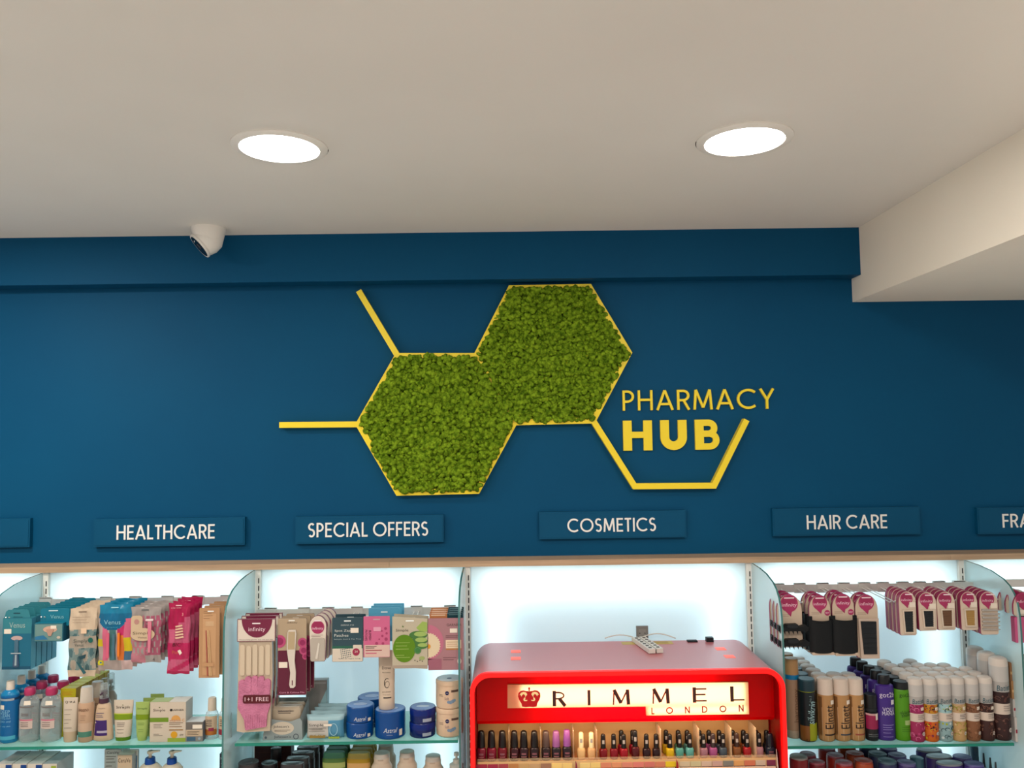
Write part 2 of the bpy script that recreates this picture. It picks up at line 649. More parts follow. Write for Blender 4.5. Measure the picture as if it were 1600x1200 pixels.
# ------------------------------------------------------------------ ceiling downlights
GLOW = lit('lamp_diffuser', (1.0, 0.97, 0.92), 24.0)
for (px, py, side) in ((437, 229, 'over the hexagon sign nearer the camera dome'), (1163, 218, 'beside the cream ceiling beam')):
    D = 0.742 / ((at(px, py, 1).z - CAM.z))
    p = at(px, py, D)
    o = thing('ceiling_downlight', 'round white recessed ceiling downlight ' + side, 'ceiling light', (p.x, p.y, Z_CEIL), 'ceiling downlights')
    mb = MB()
    Loft([(-0.001, 0.094, 0.094), (-0.008, 0.099, 0.099), (-0.0075, 0.109, 0.109), (-0.003, 0.119, 0.119), (0.0, 0.119, 0.119)], 64).make(mb, M(238, 234, 228, 0.35, raw=True), cap=False)
    mb.build('bezel', o)
    mb = MB()
    Loft([(-0.019, 0.015, 0.015), (-0.018, 0.045, 0.045), (-0.015, 0.070, 0.070), (-0.010, 0.087, 0.087), (-0.005, 0.094, 0.094), (-0.001, 0.095, 0.095)], 64).make(mb, GLOW)
    mb.build('diffuser', o)
    CH = M(90, 82, 76, 0.8)
    for a in ((12, 22), (25, 30), (60, 75)) if px < 800 else ((120, 150), (155, 175), (60, 72)):
        aa = [math.radians(a[0] + (a[1] - a[0]) * i / 5) for i in range(6)]
        mb = MB()
        v = [(math.cos(t) * r, math.sin(t) * r, -0.0004) for r in (0.1185, 0.1212) for t in aa]
        mb.add(v, [(i, i + 1, i + 7, i + 6) for i in range(5)], CH)
        mb.build('plaster_gap', o)

# ------------------------------------------------------------------ security camera
p = at(326, 352, 2.80)
o = thing('security_camera', 'small white dome security camera on the ceiling above the blue band', 'security camera', (p.x, p.y, Z_CEIL), rz=0.0)
CW = M(232, 228, 222, 0.35, raw=True)
mb = MB()
Loft([(-0.052, 0.047, 0.047), (-0.030, 0.052, 0.052), (-0.012, 0.056, 0.056), (-0.006, 0.058, 0.058), (0, 0.058, 0.058)], 40).make(mb, CW)
mb.build('base', o)
mb = MB()
Loft([(-0.052, 0.0, 0.0), (-0.050, 0.016, 0.016), (-0.040, 0.034, 0.034), (-0.025, 0.046, 0.046), (0.0, 0.050, 0.050), (0.020, 0.046, 0.046), (0.026, 0.043, 0.043)], 40).make(mb, CW)
Loft([(0.026, 0.046, 0.046), (0.030, 0.047, 0.047), (0.034, 0.046, 0.046)], 40).make(mb, CW)
ball = mb.build('eyeball', o, (-0.004, -0.002, -0.045))
mb = MB()
Loft([(0.0338, 0.041, 0.041), (0.0348, 0.040, 0.040)], 32).make(mb, M(14, 12, 14, 0.1))
mb.build('lens_window', ball)
mb = MB()
Loft([(0.0346, 0.012, 0.012), (0.0370, 0.010, 0.010)], 24).make(mb, M(60, 55, 60, 0.1))
mb.build('lens', ball)
d = Vector((-0.69, -0.31, -0.67)).normalized()
ball.rotation_euler = d.to_track_quat('Z', 'Y').to_euler()

# ------------------------------------------------------------------ stroke lettering (geometric sans capitals)


def arc(cx, cz, rx, rz, a0, a1, n=14):
    return [(cx + rx * math.cos(math.radians(a0 + (a1 - a0) * i / n)), cz + rz * math.sin(math.radians(a0 + (a1 - a0) * i / n))) for i in range(n + 1)]


def glyph(ch, t, wd=1.0, th=None):
    """Strokes of a capital of height 1: (weight, points); weight 1 = main stroke, 0 = thin stroke. Returns (width, strokes)."""
    h = t / 2
    lo, hi = (th or t) / 2, 1 - (th or t) / 2
    if ch == 'H':
        w = 0.66 * wd
        return w, [(1, [(h, 0), (h, 1)]), (1, [(w - h, 0), (w - h, 1)]), (0, [(h, 0.52), (w - h, 0.52)])]
    if ch == 'E':
        w = 0.48 * wd
        return w, [(1, [(h, 0), (h, 1)]), (0, [(h, hi), (w, hi)]), (0, [(h, 0.52), (w * 0.94, 0.52)]), (0, [(h, lo), (w, lo)])]
    if ch == 'F':
        w = 0.46 * wd
        return w, [(1, [(h, 0), (h, 1)]), (0, [(h, hi), (w, hi)]), (0, [(h, 0.50), (w * 0.94, 0.50)])]
    if ch == 'L':
        w = 0.44 * wd
        return w, [(1, [(h, 0), (h, 1)]), (0, [(h, lo), (w, lo)])]
    if ch == 'I':
        return t, [(1, [(h, 0), (h, 1)])]
    if ch == 'T':
        w = 0.5 * wd
        return w, [(1, [(w / 2, 0), (w / 2, 1)]), (0, [(0, hi), (w, hi)])]
    if ch == 'A':
        w = 0.76 * wd
        k = 0.3
        return w, [(1, [(h * .8, 0), (w / 2, 1 - h * .3)]), (1, [(w / 2, 1 - h * .3), (w - h * .8, 0)]), (0, [(w * 0.21, k), (w * 0.79, k)])]
    if ch == 'M':
        w = 0.86 * wd
        return w, [(0, [(h, 0), (w * 0.12 + h * .4, 1 - h * .2)]), (1, [(w * 0.12 + h * .4, 1 - h * .2), (w / 2, 0.10)]), (0, [(w / 2, 0.10), (w * 0.88 - h * .4, 1 - h * .2)]),
                   (1, [(w * 0.88 - h * .4, 1 - h * .2), (w - h, 0)])]
    if ch == 'N':
        w = 0.72 * wd
        return w, [(0, [(h, 0), (h, 1)]), (1, [(h, 0.97), (w - h, 0.03)]), (0, [(w - h, 0), (w - h, 1)])]
    if ch == 'Y':
        w = 0.66 * wd
        return w, [(1, [(h * .8, 1), (w / 2, 0.46)]), (1, [(w - h * .8, 1), (w / 2, 0.46)]), (1, [(w / 2, 0.50), (w / 2, 0)])]
    if ch in 'PRB':
        zm = {'P': 0.44, 'R': 0.48, 'B': 0.53}[ch]
        w = {'P': 0.52, 'R': 0.56, 'B': 0.58}[ch] * wd
        r = (hi - zm) / 2
        bw = (w if ch != 'B' else w * 0.93)
        st = [(1, [(h, 0), (h, 1)]), (0, [(h, hi), (bw - h - r, hi)] + arc(bw - h - r, zm + r, r, r, 90, -90)[1:] + [(h, zm)])]
        if ch == 'R':
            st.append((1, [(w * 0.52, zm), (w - h * .6, 0)]))
        if ch == 'B':
            r2 = (zm - lo) / 2
            st.append((0, [(h, zm), (w - h - r2, zm)] + arc(w - h - r2, lo + r2, r2, r2, 90, -90)[1:] + [(h, lo)]))
        return w, st
    if ch == 'D':
        w = 0.70 * wd
        r = (hi - lo) / 2
        return w, [(1, [(h, 0), (h, 1)]), (0, [(h, hi), (w - h - r, hi)] + arc(w - h - r, 0.5, r, r, 90, -90, 20)[1:] + [(h, lo)])]
    if ch == 'O':
        r = 0.5 - h
        w = 1.0 * wd
        return w, [(1, arc(w / 2, 0.5, w / 2 - h, r, 0, 360, 36))]
    if ch in 'CG':
        r = 0.5 - h
        w = 0.84
        st = [(1, arc(0.5, 0.5, r, r, 48, 312, 26))]
        if ch == 'G':
            st = [(1, arc(0.5, 0.5, r, r, 48, 360, 28)), (0, [(0.55, 0.5 - h * .2), (1 - h, 0.5 - h * .2)])]
            w = 1.0
        return w, st
    if ch == 'U':
        w = 0.60 * wd
        lo = h
        r = w / 2 - h
        return w, [(1, [(h, 1), (h, lo + r)] + arc(w / 2, lo + r, r, r, 180, 360)[1:] + [(w - h, 1)])]
    if ch == 'S':
        w = 0.50 * wd
        ru = (hi - lo) * 0.235
        rl = (hi - lo) * 0.265
        zu, zl = hi - ru, lo + rl
        ax, bx = min(ru * 1.06, w / 2 - h), w / 2 - h
        pts = arc(w / 2, zu, ax, ru, 35, 250, 14) + arc(w / 2, zl, bx, rl, 70, -145, 14)
        return w, [(1, pts)]
    return 0.3, []


def lettering(mb, word, x0, x1, z0, z1, y0, y1, mat, t, thin=None, gap=0.12, space=0.34, wd=1.0, pos=None, per=None):
    """Word stretched to the box x0..x1, z0..z1; per = callback(letter, MB) to keep each letter as a mesh of its own."""
    H = z1 - z0
    adv, x = [], 0.0
    for ch in word:
        if ch == ' ':
            x += space
            continue
        g = glyph(ch, t, wd, thin)
        adv.append((ch, x, g))
        x += g[0] + gap
    tot = x - gap
    sx = (x1 - x0) / tot if pos is None else H
    for k, (ch, gx, (gw, st)) in enumerate(adv):
        m = MB() if per else mb
        gx0 = x0 + gx * sx if pos is None else pos[k] - gw * sx / 2
        for si, (wgt, pts) in enumerate(st):
            q = [(gx0 + px * sx, z0 + pz * H) for px, pz in pts]
            wid = (t if wgt or thin is None else thin) * H
            cl = len(q) > 3 and abs(q[0][0] - q[-1][0]) < 1e-6 and abs(q[0][1] - q[-1][1]) < 1e-6
            m.ribbon(q[:-1] if cl else q, wid, y0 + 0.0002 * si, y1, mat, closed=cl)
        if per:
            per(ch, m)


# ------------------------------------------------------------------ yellow molecule sign with moss
YEL = M(250, 214, 48, 0.4, raw=True)
DS = 2.95
yF = DS - 2.9
sp = lambda px, py: (at(px, py, DS).x, at(px, py, DS).z)
A, B_, C_, D_, E_, F_ = sp(560, 663), sp(621, 556), sp(744, 556), sp(804, 660), sp(746, 767), sp(622, 770)
G_, H_, I_, J_ = sp(798, 450), sp(921, 448), sp(983, 551), sp(927, 657)
o = thing('molecule_sign', 'yellow hexagon wall sign with two green moss filled cells', 'wall sign', (0, 0, 0))
BW = 0.021
mb = MB()
mb.ribbon([A, B_, C_, D_, E_, F_], BW, yF, Y_WALL, YEL, closed=True)
mb.build('hexagon_frame', o, smooth=0)
mb = MB()
mb.ribbon([D_, C_, G_, H_, I_, J_], BW, yF + 0.0006, Y_WALL, YEL, closed=True)
mb.build('hexagon_frame', o, smooth=0)
mb = MB()
mb.ribbon([sp(436, 664), A], BW, yF + 0.0012, Y_WALL, YEL)
mb.build('branch_bar', o, smooth=0)
mb = MB()
mb.ribbon([sp(560, 454), B_], BW, yF + 0.0012, Y_WALL, YEL)
mb.build('branch_bar', o, smooth=0)
mb = MB()
mb.ribbon([J_, sp(992, 760), sp(1116, 759), sp(1167, 656)], BW, yF + 0.0003, Y_WALL, YEL)
mb.build('open_hexagon', o, smooth=0)

import bmesh
rng = np.random.default_rng(3)


def ico(sub):
    b = bmesh.new()
    bmesh.ops.create_icosphere(b, subdivisions=sub, radius=1.0)
    v = np.array([x.co[:] for x in b.verts])
    b.verts.index_update()
    f = np.array([[q.index for q in x.verts] for x in b.faces])
    b.free()
    return v, f


def inside(poly, x, z):
    ok = np.ones(len(x), bool)
    n = len(poly)
    s = sum(poly[i][0] * poly[(i + 1) % n][1] - poly[(i + 1) % n][0] * poly[i][1] for i in range(n))
    for i in range(n):
        (ax, az), (bx, bz) = poly[i], poly[(i + 1) % n]
        c = (bx - ax) * (z - az) - (bz - az) * (x - ax)
        ok &= (c > 0) if s > 0 else (c < 0)
    return ok


MOSS = noisy('moss_green', (0.060, 0.125, 0.003), (0.235, 0.37, 0.018), 70.0, 0.9, 0.5, 260, spec=0.1)


def moss(poly, count, seed):
    r = np.random.default_rng(seed)
    iv, if_ = ico(2)
    cx = sum(p[0] for p in poly) / len(poly)
    cz = sum(p[1] for p in poly) / len(poly)
    pin = [(cx + (x - cx) * 0.987, cz + (z - cz) * 0.987) for x, z in poly]
    xs = [p[0] for p in poly]
    zs = [p[1] for p in poly]
    # even scatter: jittered grid
    step = math.sqrt((max(xs) - min(xs)) * (max(zs) - min(zs)) / (count * 1.35))
    gx, gz = np.meshgrid(np.arange(min(xs), max(xs), step), np.arange(min(zs), max(zs), step))
    gx = gx.ravel() + r.uniform(-step * .55, step * .55, gx.size)
    gz = gz.ravel() + r.uniform(-step * .55, step * .55, gz.size)
    k = inside(pin, gx, gz)
    gx, gz = gx[k], gz[k]
    n = len(gx)
    big = 0.004 * np.sin(gx * 31 + seed) * np.cos(gz * 27) + 0.003 * np.sin(gx * 70 + gz * 55)
    gy = 0.052 + big + r.uniform(-0.010, 0.008, n)
    rad = r.uniform(0.0058, 0.0112, n)
    # bumpy lumps: several template shapes
    T = []
    for t in range(12):
        d = np.ones(len(iv))
        for q in range(9):
            ax = r.normal(size=3)
            ax /= np.linalg.norm(ax)
            d += 0.34 * np.clip(iv @ ax - 0.62, 0, 1) / 0.38
            ax = r.normal(size=3)
            ax /= np.linalg.norm(ax)
            d -= 0.20 * np.clip(iv @ ax - 0.70, 0, 1) / 0.3
        T.append(iv * d[:, None])
    T = np.array(T)
    pick = r.integers(0, 12, n)
    V = T[pick] * rad[:, None, None]
    V[:, :, 1] *= 0.95
    V[:, :, 0] += gx[:, None]
    V[:, :, 1] += gy[:, None]
    V[:, :, 2] += gz[:, None]
    Fs = (if_[None] + (np.arange(n) * len(iv))[:, None, None]).reshape(-1, 3)
    # backing sheet
    V = V.reshape(-1, 3)
    me = bpy.data.meshes.new('moss_panel')
    bk = np.array([(x, 0.062, z) for x, z in poly])
    V = np.vstack([V, bk])
    nb = len(V) - len(bk)
    me.vertices.add(len(V))
    me.vertices.foreach_set('co', V.ravel())
    loops = np.concatenate([Fs.ravel(), np.arange(nb, nb + len(bk))])
    me.loops.add(len(loops))
    me.loops.foreach_set('vertex_index', loops.astype(np.int32))
    ls = np.concatenate([np.arange(len(Fs)) * 3, [len(Fs) * 3]])
    lt = np.concatenate([np.full(len(Fs), 3), [len(bk)]])
    me.polygons.add(len(ls))
    me.polygons.foreach_set('loop_start', ls.astype(np.int32))
    me.polygons.foreach_set('loop_total', lt.astype(np.int32))
    me.polygons.foreach_set('use_smooth', np.ones(len(ls), bool))
    me.update(calc_edges=True)
    me.validate()
    me.materials.append(MOSS)
    q = bpy.data.objects.new('moss_panel', me)
    q.parent = o
    COL.objects.link(q)


moss([A, B_, C_, D_, E_, F_], 2300, 1)
moss([C_, G_, H_, I_, J_, D_], 2300, 2)

# lettering on the wall
DL = 2.969
yL = DL - 2.9


def wall_word(word, x0, x1, y_top, y_bot, y_top2, y_bot2, t, label, gap, wd=1.0, name='wall_lettering', thin=None):
    a, b = at(x0, y_bot, DL), at(x1, y_bot2, DL)
    za, zb = at(x0, y_top, DL).z, at(x1, y_top2, DL).z
    root = thing(name, label, 'lettering', ((a.x + b.x) / 2, yL, (a.z + b.z) / 2), 'yellow wall words')
    hw = (b.x - a.x) / 2
    hz = (za - a.z + zb - b.z) / 2

    def per(ch, m):
        q = m.build('letter', root, smooth=0)
        q['label'] = 'yellow letter ' + ch
    lettering(None, word, -hw, hw, 0, hz, 0, Y_WALL - yL, YEL, t, thin=thin, gap=gap, wd=wd, per=per)


wall_word('PHARMACY', 973, 1211, 610.5, 641.5, 606.5, 638.5, 0.115, 'thin raised yellow wall letters spelling PHARMACY', 0.15)
wall_word('HUB', 974, 1127, 657, 704, 655.5, 702.5, 0.29, 'bold raised yellow wall letters spelling HUB', 0.25, wd=1.42, thin=0.21)

# category plaques
PLAQ = noisy('plaque_paint', (0.0008, 0.066, 0.150), (0.001, 0.071, 0.158), 3.0, 0.5, 0.0, spec=0.14)
WHT = M(236, 234, 230, 0.4, raw=True)
signs = [(-190, 45, 812, 856, '', 0, 0, 0, 0, 'blank looking dark blue wall plaque at the edge of view beside HEALTHCARE'),
         (148, 381, 810, 852.5, 'HEALTHCARE', 184, 335, 820, 842, 'dark blue wall plaque reading HEALTHCARE'),
         (463, 692, 806, 848, 'SPECIAL OFFERS', 483, 668, 816, 838, 'dark blue wall plaque reading SPECIAL OFFERS'),
         (843.5, 1071, 799, 840.5, 'COSMETICS', 887, 1024, 809.5, 830.5, 'dark blue wall plaque reading COSMETICS'),
         (1208, 1437, 793.5, 836, 'HAIR CARE', 1260.5, 1385, 804.5, 826, 'dark blue wall plaque reading HAIR CARE'),
         (1528, 1760, 792, 833, 'FRAGRANCE', 1566, 1716, 802, 823, 'dark blue wall plaque whose visible letters read FRA')]
DP = 2.962
for x0, x1, y0, y1, wrd, tx0, tx1, ty0, ty1, lab in signs:
    xc = (x0 + x1) / 2
    sl = math.tan(ROLL + 0.006 * (1 if xc < 700 else 0))
    c = at(xc, (y0 + y1) / 2, DP)
    root = thing('category_plaque', lab, 'sign', c, 'category plaques')
    hw = (x1 - x0) / 2 * DP / F_PX
    hh = (y1 - y0) / 2 * DP / F_PX
    mb = MB()
    mb.prism([(-hw, -hh), (hw, -hh), (hw, hh), (-hw, hh)], 0.0, Y_WALL - (DP - 2.9), PLAQ)
    mb.prism([(-hw + .005, -hh + .005), (hw - .005, -hh + .005), (hw - .005, hh - .005), (-hw + .005, hh - .005)], -0.0015, 0.0, PLAQ)
    mb.build('plate', root, smooth=0)
    if wrd:
        mb = MB()
        s = DP / F_PX
        lettering(mb, wrd, (tx0 - xc) * s, (tx1 - xc) * s, ((y0 + y1) / 2 - ty1) * s, ((y0 + y1) / 2 - ty0) * s, -0.004, -0.0015, WHT, 0.125, gap=0.13, space=0.28)
        lt_ = mb.build('lettering', root, smooth=0)
        lt_['label'] = 'white lettering'
# ------------------------------------------------------------------ product helpers
S_WHITE = M(212, 200, 186, 0.45)
S_OFF = M(196, 182, 164, 0.45)
S_BEIGE = M(188, 165, 138, 0.5)
INK = M(30, 26, 30, 0.5)
GREYINK = M(96, 88, 82, 0.5)
STICK = M(226, 214, 198, 0.5)
MAROON = M(112, 34, 62, 0.4)
BERRY = M(160, 48, 92, 0.4)
BERRY2 = M(146, 40, 80, 0.35)
PINK = M(205, 96, 140, 0.6)
CLEAR = film('clear_plastic', (0.75, 0.78, 0.78), (0.93, 0.96, 0.96), 0.06, 0.10)
CLEAR2 = film('clear_bottle', (0.62, 0.66, 0.66), (0.93, 0.96, 0.96), 0.06, 0.16)


def front(x0, x1, y0, y1, D):
    """Size and place of a front face given by its pixel box on the plane D: (top centre, width, height)."""
    a, b = at(x0, (y0 + y1) / 2, D), at(x1, (y0 + y1) / 2, D)
    t, bt = at((x0 + x1) / 2, y0, D), at((x0 + x1) / 2, y1, D)
    return Vector(((a.x + b.x) / 2, D - 2.9, t.z)), (b - a).length, t.z - bt.z


def lines(mb, x0, x1, zs, y, mat, th=0.0012):
    for k, z in enumerate(zs):
        mb.rect(x0, x0 + (x1 - x0) * (1.0, 0.8, 0.92, 0.6)[k % 4], z - th / 2, z + th / 2, y, mat)


def euro(mb, cx, cz, wd, y, mat=None):
    mb.sheet(rrect(cx - wd / 2, cz - 0.0018, cx + wd / 2, cz + 0.0018, 0.0017), y, mat or M(120, 110, 104))


def arch_poly(w, h, taper=0.86, n=14):
    """Outline with a domed top, origin at the top centre, straight sides slightly narrowing downwards."""
    rz = w * 0.62
    pts = [(w / 2 * math.cos(math.radians(a)), -rz + rz * math.sin(math.radians(a))) for a in [180 * k / n for k in range(n + 1)]]
    b = w / 2 * taper
    return pts + [(-b, -h + 0.004), (-b + 0.004, -h), (b - 0.004, -h), (b, -h + 0.004)]


# ------------------------------------------------------------------ hanging goods, healthcare bay
G = 'hanging packs in the healthcare bay'
# teal razor gift boxes
p, W, H = front(4, 49, 953, 1046, 2.625)
TEAL, TEAL2, TEALS = M(48, 122, 134, 0.4), M(24, 98, 124, 0.4), M(72, 150, 176, 0.4)
o = thing('razor_box', '', 'razor pack', p, 'teal razor gift boxes')
mb = MB()
hb = H - 0.026
mb.box(-W / 2, W / 2, 0, 0.026, -H, -0.026, [TEALS, TEALS, TEAL2, TEALS, TEAL2, TEAL])
mb.prism([(-W / 2 + .001, -0.026), (W / 2 - 0.006, -0.026), (W / 2 - 0.012, -0.004), (W / 2 - 0.018, 0), (-W / 2 + 0.014, 0), (-W / 2 + 0.007, -0.006)], 0.003, 0.0042, TEAL)
mb.rect(-W / 2, W / 2, -H * 0.40, -0.027, -0.0003, TEAL)
mb.rect(-W / 2, W / 2, -H, -H * 0.95, -0.0003, M(16, 74, 100, 0.4))
mb.text('Venus', 0.0, -H * 0.255, 0.017, -0.0008, M(150, 176, 172), w=W * 0.55)
mb.text('deluxe', 0.0, -H * 0.12, 0.005, 0.0024, M(20, 70, 86), w=W * 0.32)
mb.rect(-W * .45, -W * .20, -H * .40, -H * .32, -0.0006, STICK)
euro(mb, -0.004, -0.011, 0.022, 0.0026, M(20, 66, 80))
mb.build('carton', o, smooth=0)
mb = MB()
SIL = M(150, 165, 172, 0.25)
mb.sheet(disc(0, -H * .475, W * .20, 0.007), -0.0009, M(186, 160, 156, 0.3))
mb.prism(rrect(-0.006, -H * .72, 0.006, -H * .50, 0.003), -0.003, 0, M(70, 104, 124, 0.2))
mb.prism([(-0.006, -H * .73), (0.006, -H * .73), (0.010, -H * .94), (0, -H * .965), (-0.010, -H * .94)], -0.004, 0, M(60, 84, 110, 0.2))
mb.prism([(-0.002, -H * .75), (0.003, -H * .75), (0.003, -H * .93), (-0.003, -H * .93)], -0.005, -0.004, SIL)
mb.rect(-0.016, 0.016, -H * .735, -H * .715, -0.0045, SIL)
mb.build('razor_picture', o, smooth=0)
stack(o, 5, 0.030, 'teal boxed razor gift set, {o} of its row on the first healthcare hook')

# small teal razor cards
p, W, H = front(57, 107, 951, 1001, 2.625)
o = thing('razor_card', '', 'razor pack', p, 'small teal razor cards')
mb = MB()
T1 = M(14, 112, 136, 0.35)
mb.prism(rrect(-W / 2 + 0.010, -H * .55, W / 2, 0, 0.006), 0.004, 0.0052, T1)
mb.text('Venus', 0.012, -H * .26, 0.012, 0.0034, M(120, 180, 190), w=W * .42)
euro(mb, 0, -0.007, 0.030, 0.0032, M(190, 215, 220))
mb.build('header_card', o, smooth=0)
mb = MB()
mb.box(-W / 2, W / 2 - 0.010, -0.012, 0.014, -H, -H * .43, [T1, M(10, 84, 112), M(34, 96, 110), T1, M(92, 130, 130, 0.3), T1])
mb.rect(-W / 2 + .003, W / 2 - .013, -H * .97, -H * .46, -0.0125, M(104, 138, 136, 0.25))
mb.sheet(disc(0.0, -H * .62, 0.022, 0.010), -0.0131, M(196, 160, 140))
mb.prism([(-.012, -H * .62), (0.012, -H * .62), (0.004, -H * .82), (-.004, -H * .82)], -0.015, -0.0131, M(178, 140, 122))
mb.sheet([(-W * .46, -H * .84), (-W * .2, -H * .8), (-W * .05, -H * .93), (-W * .46, -H * .94)], -0.0134, M(40, 110, 150))
mb.rect(0.002, 0.020, -H * .60, -H * .50, -0.0136, STICK)
mb.sheet(disc(W * .27, -H * .87, .006, .004), -0.0134, M(190, 176, 160))
mb.build('tray', o, smooth=0)
stack(o, 7, 0.0275, 'teal header card with a small boxed razor, {o} of its row beside the gift boxes')


def pouch(name, label, cat, p, W, H, d, cells, n, dy, fmt, group, extra=None, seed=1, nx=26, nz=52, amp=0.0016, lean=0.0, waist=0.0, jit=0.0015):
    """Soft plastic pouch: pillow shape with crumpled film; cells(u, v) gives the print (v = 0 at the top)."""
    r = random.Random(seed)
    ph = [r.uniform(0, 6.3) for _ in range(8)]
    o = thing(name, label, cat, p, group)
    mb = MB()
    for side in (-1, 1):
        v = []
        for j in range(nz + 1):
            for i in range(nx + 1):
                u, t = i / nx, j / nz
                th = d / 2 * (1 - (2 * u - 1) ** 4) ** 0.5 * max(0.0, 1 - abs(2 * t - 1) ** 3)
                cr = amp * (math.sin(9 * u + 13 * t + ph[0]) + math.sin(17 * t - 11 * u + ph[1]) + 0.7 * math.sin(29 * u + 7 * t + ph[2])) * min(1, th / (d * .2 + 1e-6))
                ex = (u - 0.5) * W * (1 - waist * math.sin(math.pi * t)) + 0.0016 * math.sin(19 * t + ph[3] + (3 if u > .5 else 0)) * abs(2 * u - 1) ** 3 + lean * t
                v.append((ex, d / 2 + side * (th + 0.0003) + (cr if side < 0 else 0), -H * t + 0.0012 * math.sin(11 * u + ph[4]) * (1 if j in (0, nz) else 0)))
        fs, ms = [], []
        for j in range(nz):
            for i in range(nx):
                a = j * (nx + 1) + i
                q = (a, a + nx + 1, a + nx + 2, a + 1)
                fs.append(q if side < 0 else q[::-1])
                ms.append(cells((i + .5) / nx, (j + .5) / nz))
        mb.add(v, fs, ms)
    if extra:
        extra(mb, W, H, d)
    mb.build('pouch', o, smooth=50)
    stack(o, n, dy, fmt, jitter=jit)
    return o


# cream razor pouches
p, W, H = front(107, 150, 951, 1058, 2.615)
c1, c2, c3, c4 = M(196, 176, 152, 0.3), M(160, 150, 136, 0.3), M(112, 132, 130, 0.2), M(70, 100, 104, 0.2)


def cells(u, v):
    if v < .30 or v > .90:
        return c1
    if .40 < v < .58:
        return c2
    k = math.sin(17 * u + 9 * v) + math.sin(23 * v - 8 * u)
    return c4 if k > 0.9 else c3 if k > -0.5 else c2


def ex(mb, W, H, d):
    mb.text('Simply', -0.004, -H * .475, 0.013, -0.004, M(52, 60, 56), w=W * .5)
    mb.text('Venus', -0.008, -H * .53, 0.009, -0.004, M(60, 70, 66), w=W * .32)
    euro(mb, 0, -0.010, 0.026, -0.001, M(116, 98, 84))
    lines(mb, -W * .35, W * .3, [-H * .12, -H * .16, -H * .20], -0.0035, M(150, 128, 110))
    mb.rect(-.002, 0.016, -H * .36, -H * .28, -0.006, M(220, 190, 160))
    mb.sheet(disc(W * .32, -H * .46, 0.008), -0.004, M(20, 92, 84))
    mb.sheet([(-W * .2, -H * .76), (-W * .05, -H * .80), (W * .2, -H * .93), (W * .1, -H * .955)], -0.005, M(34, 84, 92))
    mb.sheet([(-W * .1, -H * .70), (W * .18, -H * .66), (W * .14, -H * .72), (-W * .05, -H * .74)], -0.005, M(30, 66, 76))


pouch('razor_pouch', '', 'razor pack', p, W, H, 0.014, cells, 5, 0.030, 'cream and grey soft razor pouch, {o} of its row', 'cream razor pouches', ex, 2, lean=-0.004)

# blue-topped razor bags
p, W, H = front(153, 205, 945, 1048, 2.615)
b1, b2 = M(10, 96, 134, 0.25), M(20, 116, 150, 0.25)
pk, te, og, yl, gy, tr_ = M(196, 96, 124, 0.25), M(70, 120, 122, 0.25), M(206, 110, 44, 0.3), M(196, 176, 24, 0.3), M(160, 146, 140, 0.2), M(186, 160, 156, 0.2)


def cells(u, v):
    if v < .22 or (v < .40 and (u - .42) ** 2 / .16 + (v - .2) ** 2 / .036 < 1):
        return b2 if v < .14 else b1
    if v > .84:
        return yl if u < .2 and v < .93 else gy if u < .7 else tr_
    if u < .14:
        return yl if .52 < v < .64 else gy
    if u < .30:
        return pk
    if u < .36:
        return tr_
    if u < .53:
        return te
    if u < .58:
        return tr_
    if u < .76:
        return og if v > .46 else M(176, 40, 90, 0.3)
    return yl if .5 < v < .72 else M(60, 96, 122, 0.3) if v > .72 else pk


def ex(mb, W, H, d):
    mb.text('Venus', -0.006, -H * .26, 0.014, -0.0045, M(130, 184, 200), w=W * .5)
    mb.text('tropical', -0.006, -H * .34, 0.005, -0.0045, M(60, 150, 180), w=W * .34)
    mb.prism(rrect(-0.004, -H * .82, 0.004, -H * .44, .003), -0.0075, -0.004, M(70, 104, 118, 0.2))
    mb.prism(rrect(-0.022, -H * .80, -0.014, -H * .42, .003), -0.0075, -0.004, M(204, 92, 118, 0.2))
    mb.prism(rrect(0.012, -H * .78, 0.019, -H * .42, .003), -0.0075, -0.004, M(222, 120, 40, 0.2))
    mb.sheet(disc(-W * .40, -H * .87, 0.007), -0.004, M(196, 190, 30))
    mb.sheet(disc(-W * .38, -H * .87, 0.003), -0.0045, M(40, 112, 140))
    euro(mb, 0.0, -0.008, 0.024, -0.0015, M(150, 200, 214))


pouch('razor_bag', '', 'razor pack', p, W, H, 0.018, cells, 4, 0.034, 'clear bag of colourful razors under a blue domed header, {o} of its row', 'blue topped razor bags', ex, 5, waist=-0.05)

# pink disposable razor packs
p, W, H = front(203, 250, 949, 1036, 2.615)
g1, g2, g3 = M(150, 142, 138, 0.15), M(176, 112, 124, 0.2), M(160, 84, 106, 0.2)


def cells(u, v):
    if v < .15:
        return g1
    if v > .86:
        return g1 if u > .5 else g2
    k = math.sin(40 * u) * math.sin(26 * v)
    return g3 if u > .5 and k > -.3 else g2 if k > -.2 else g1


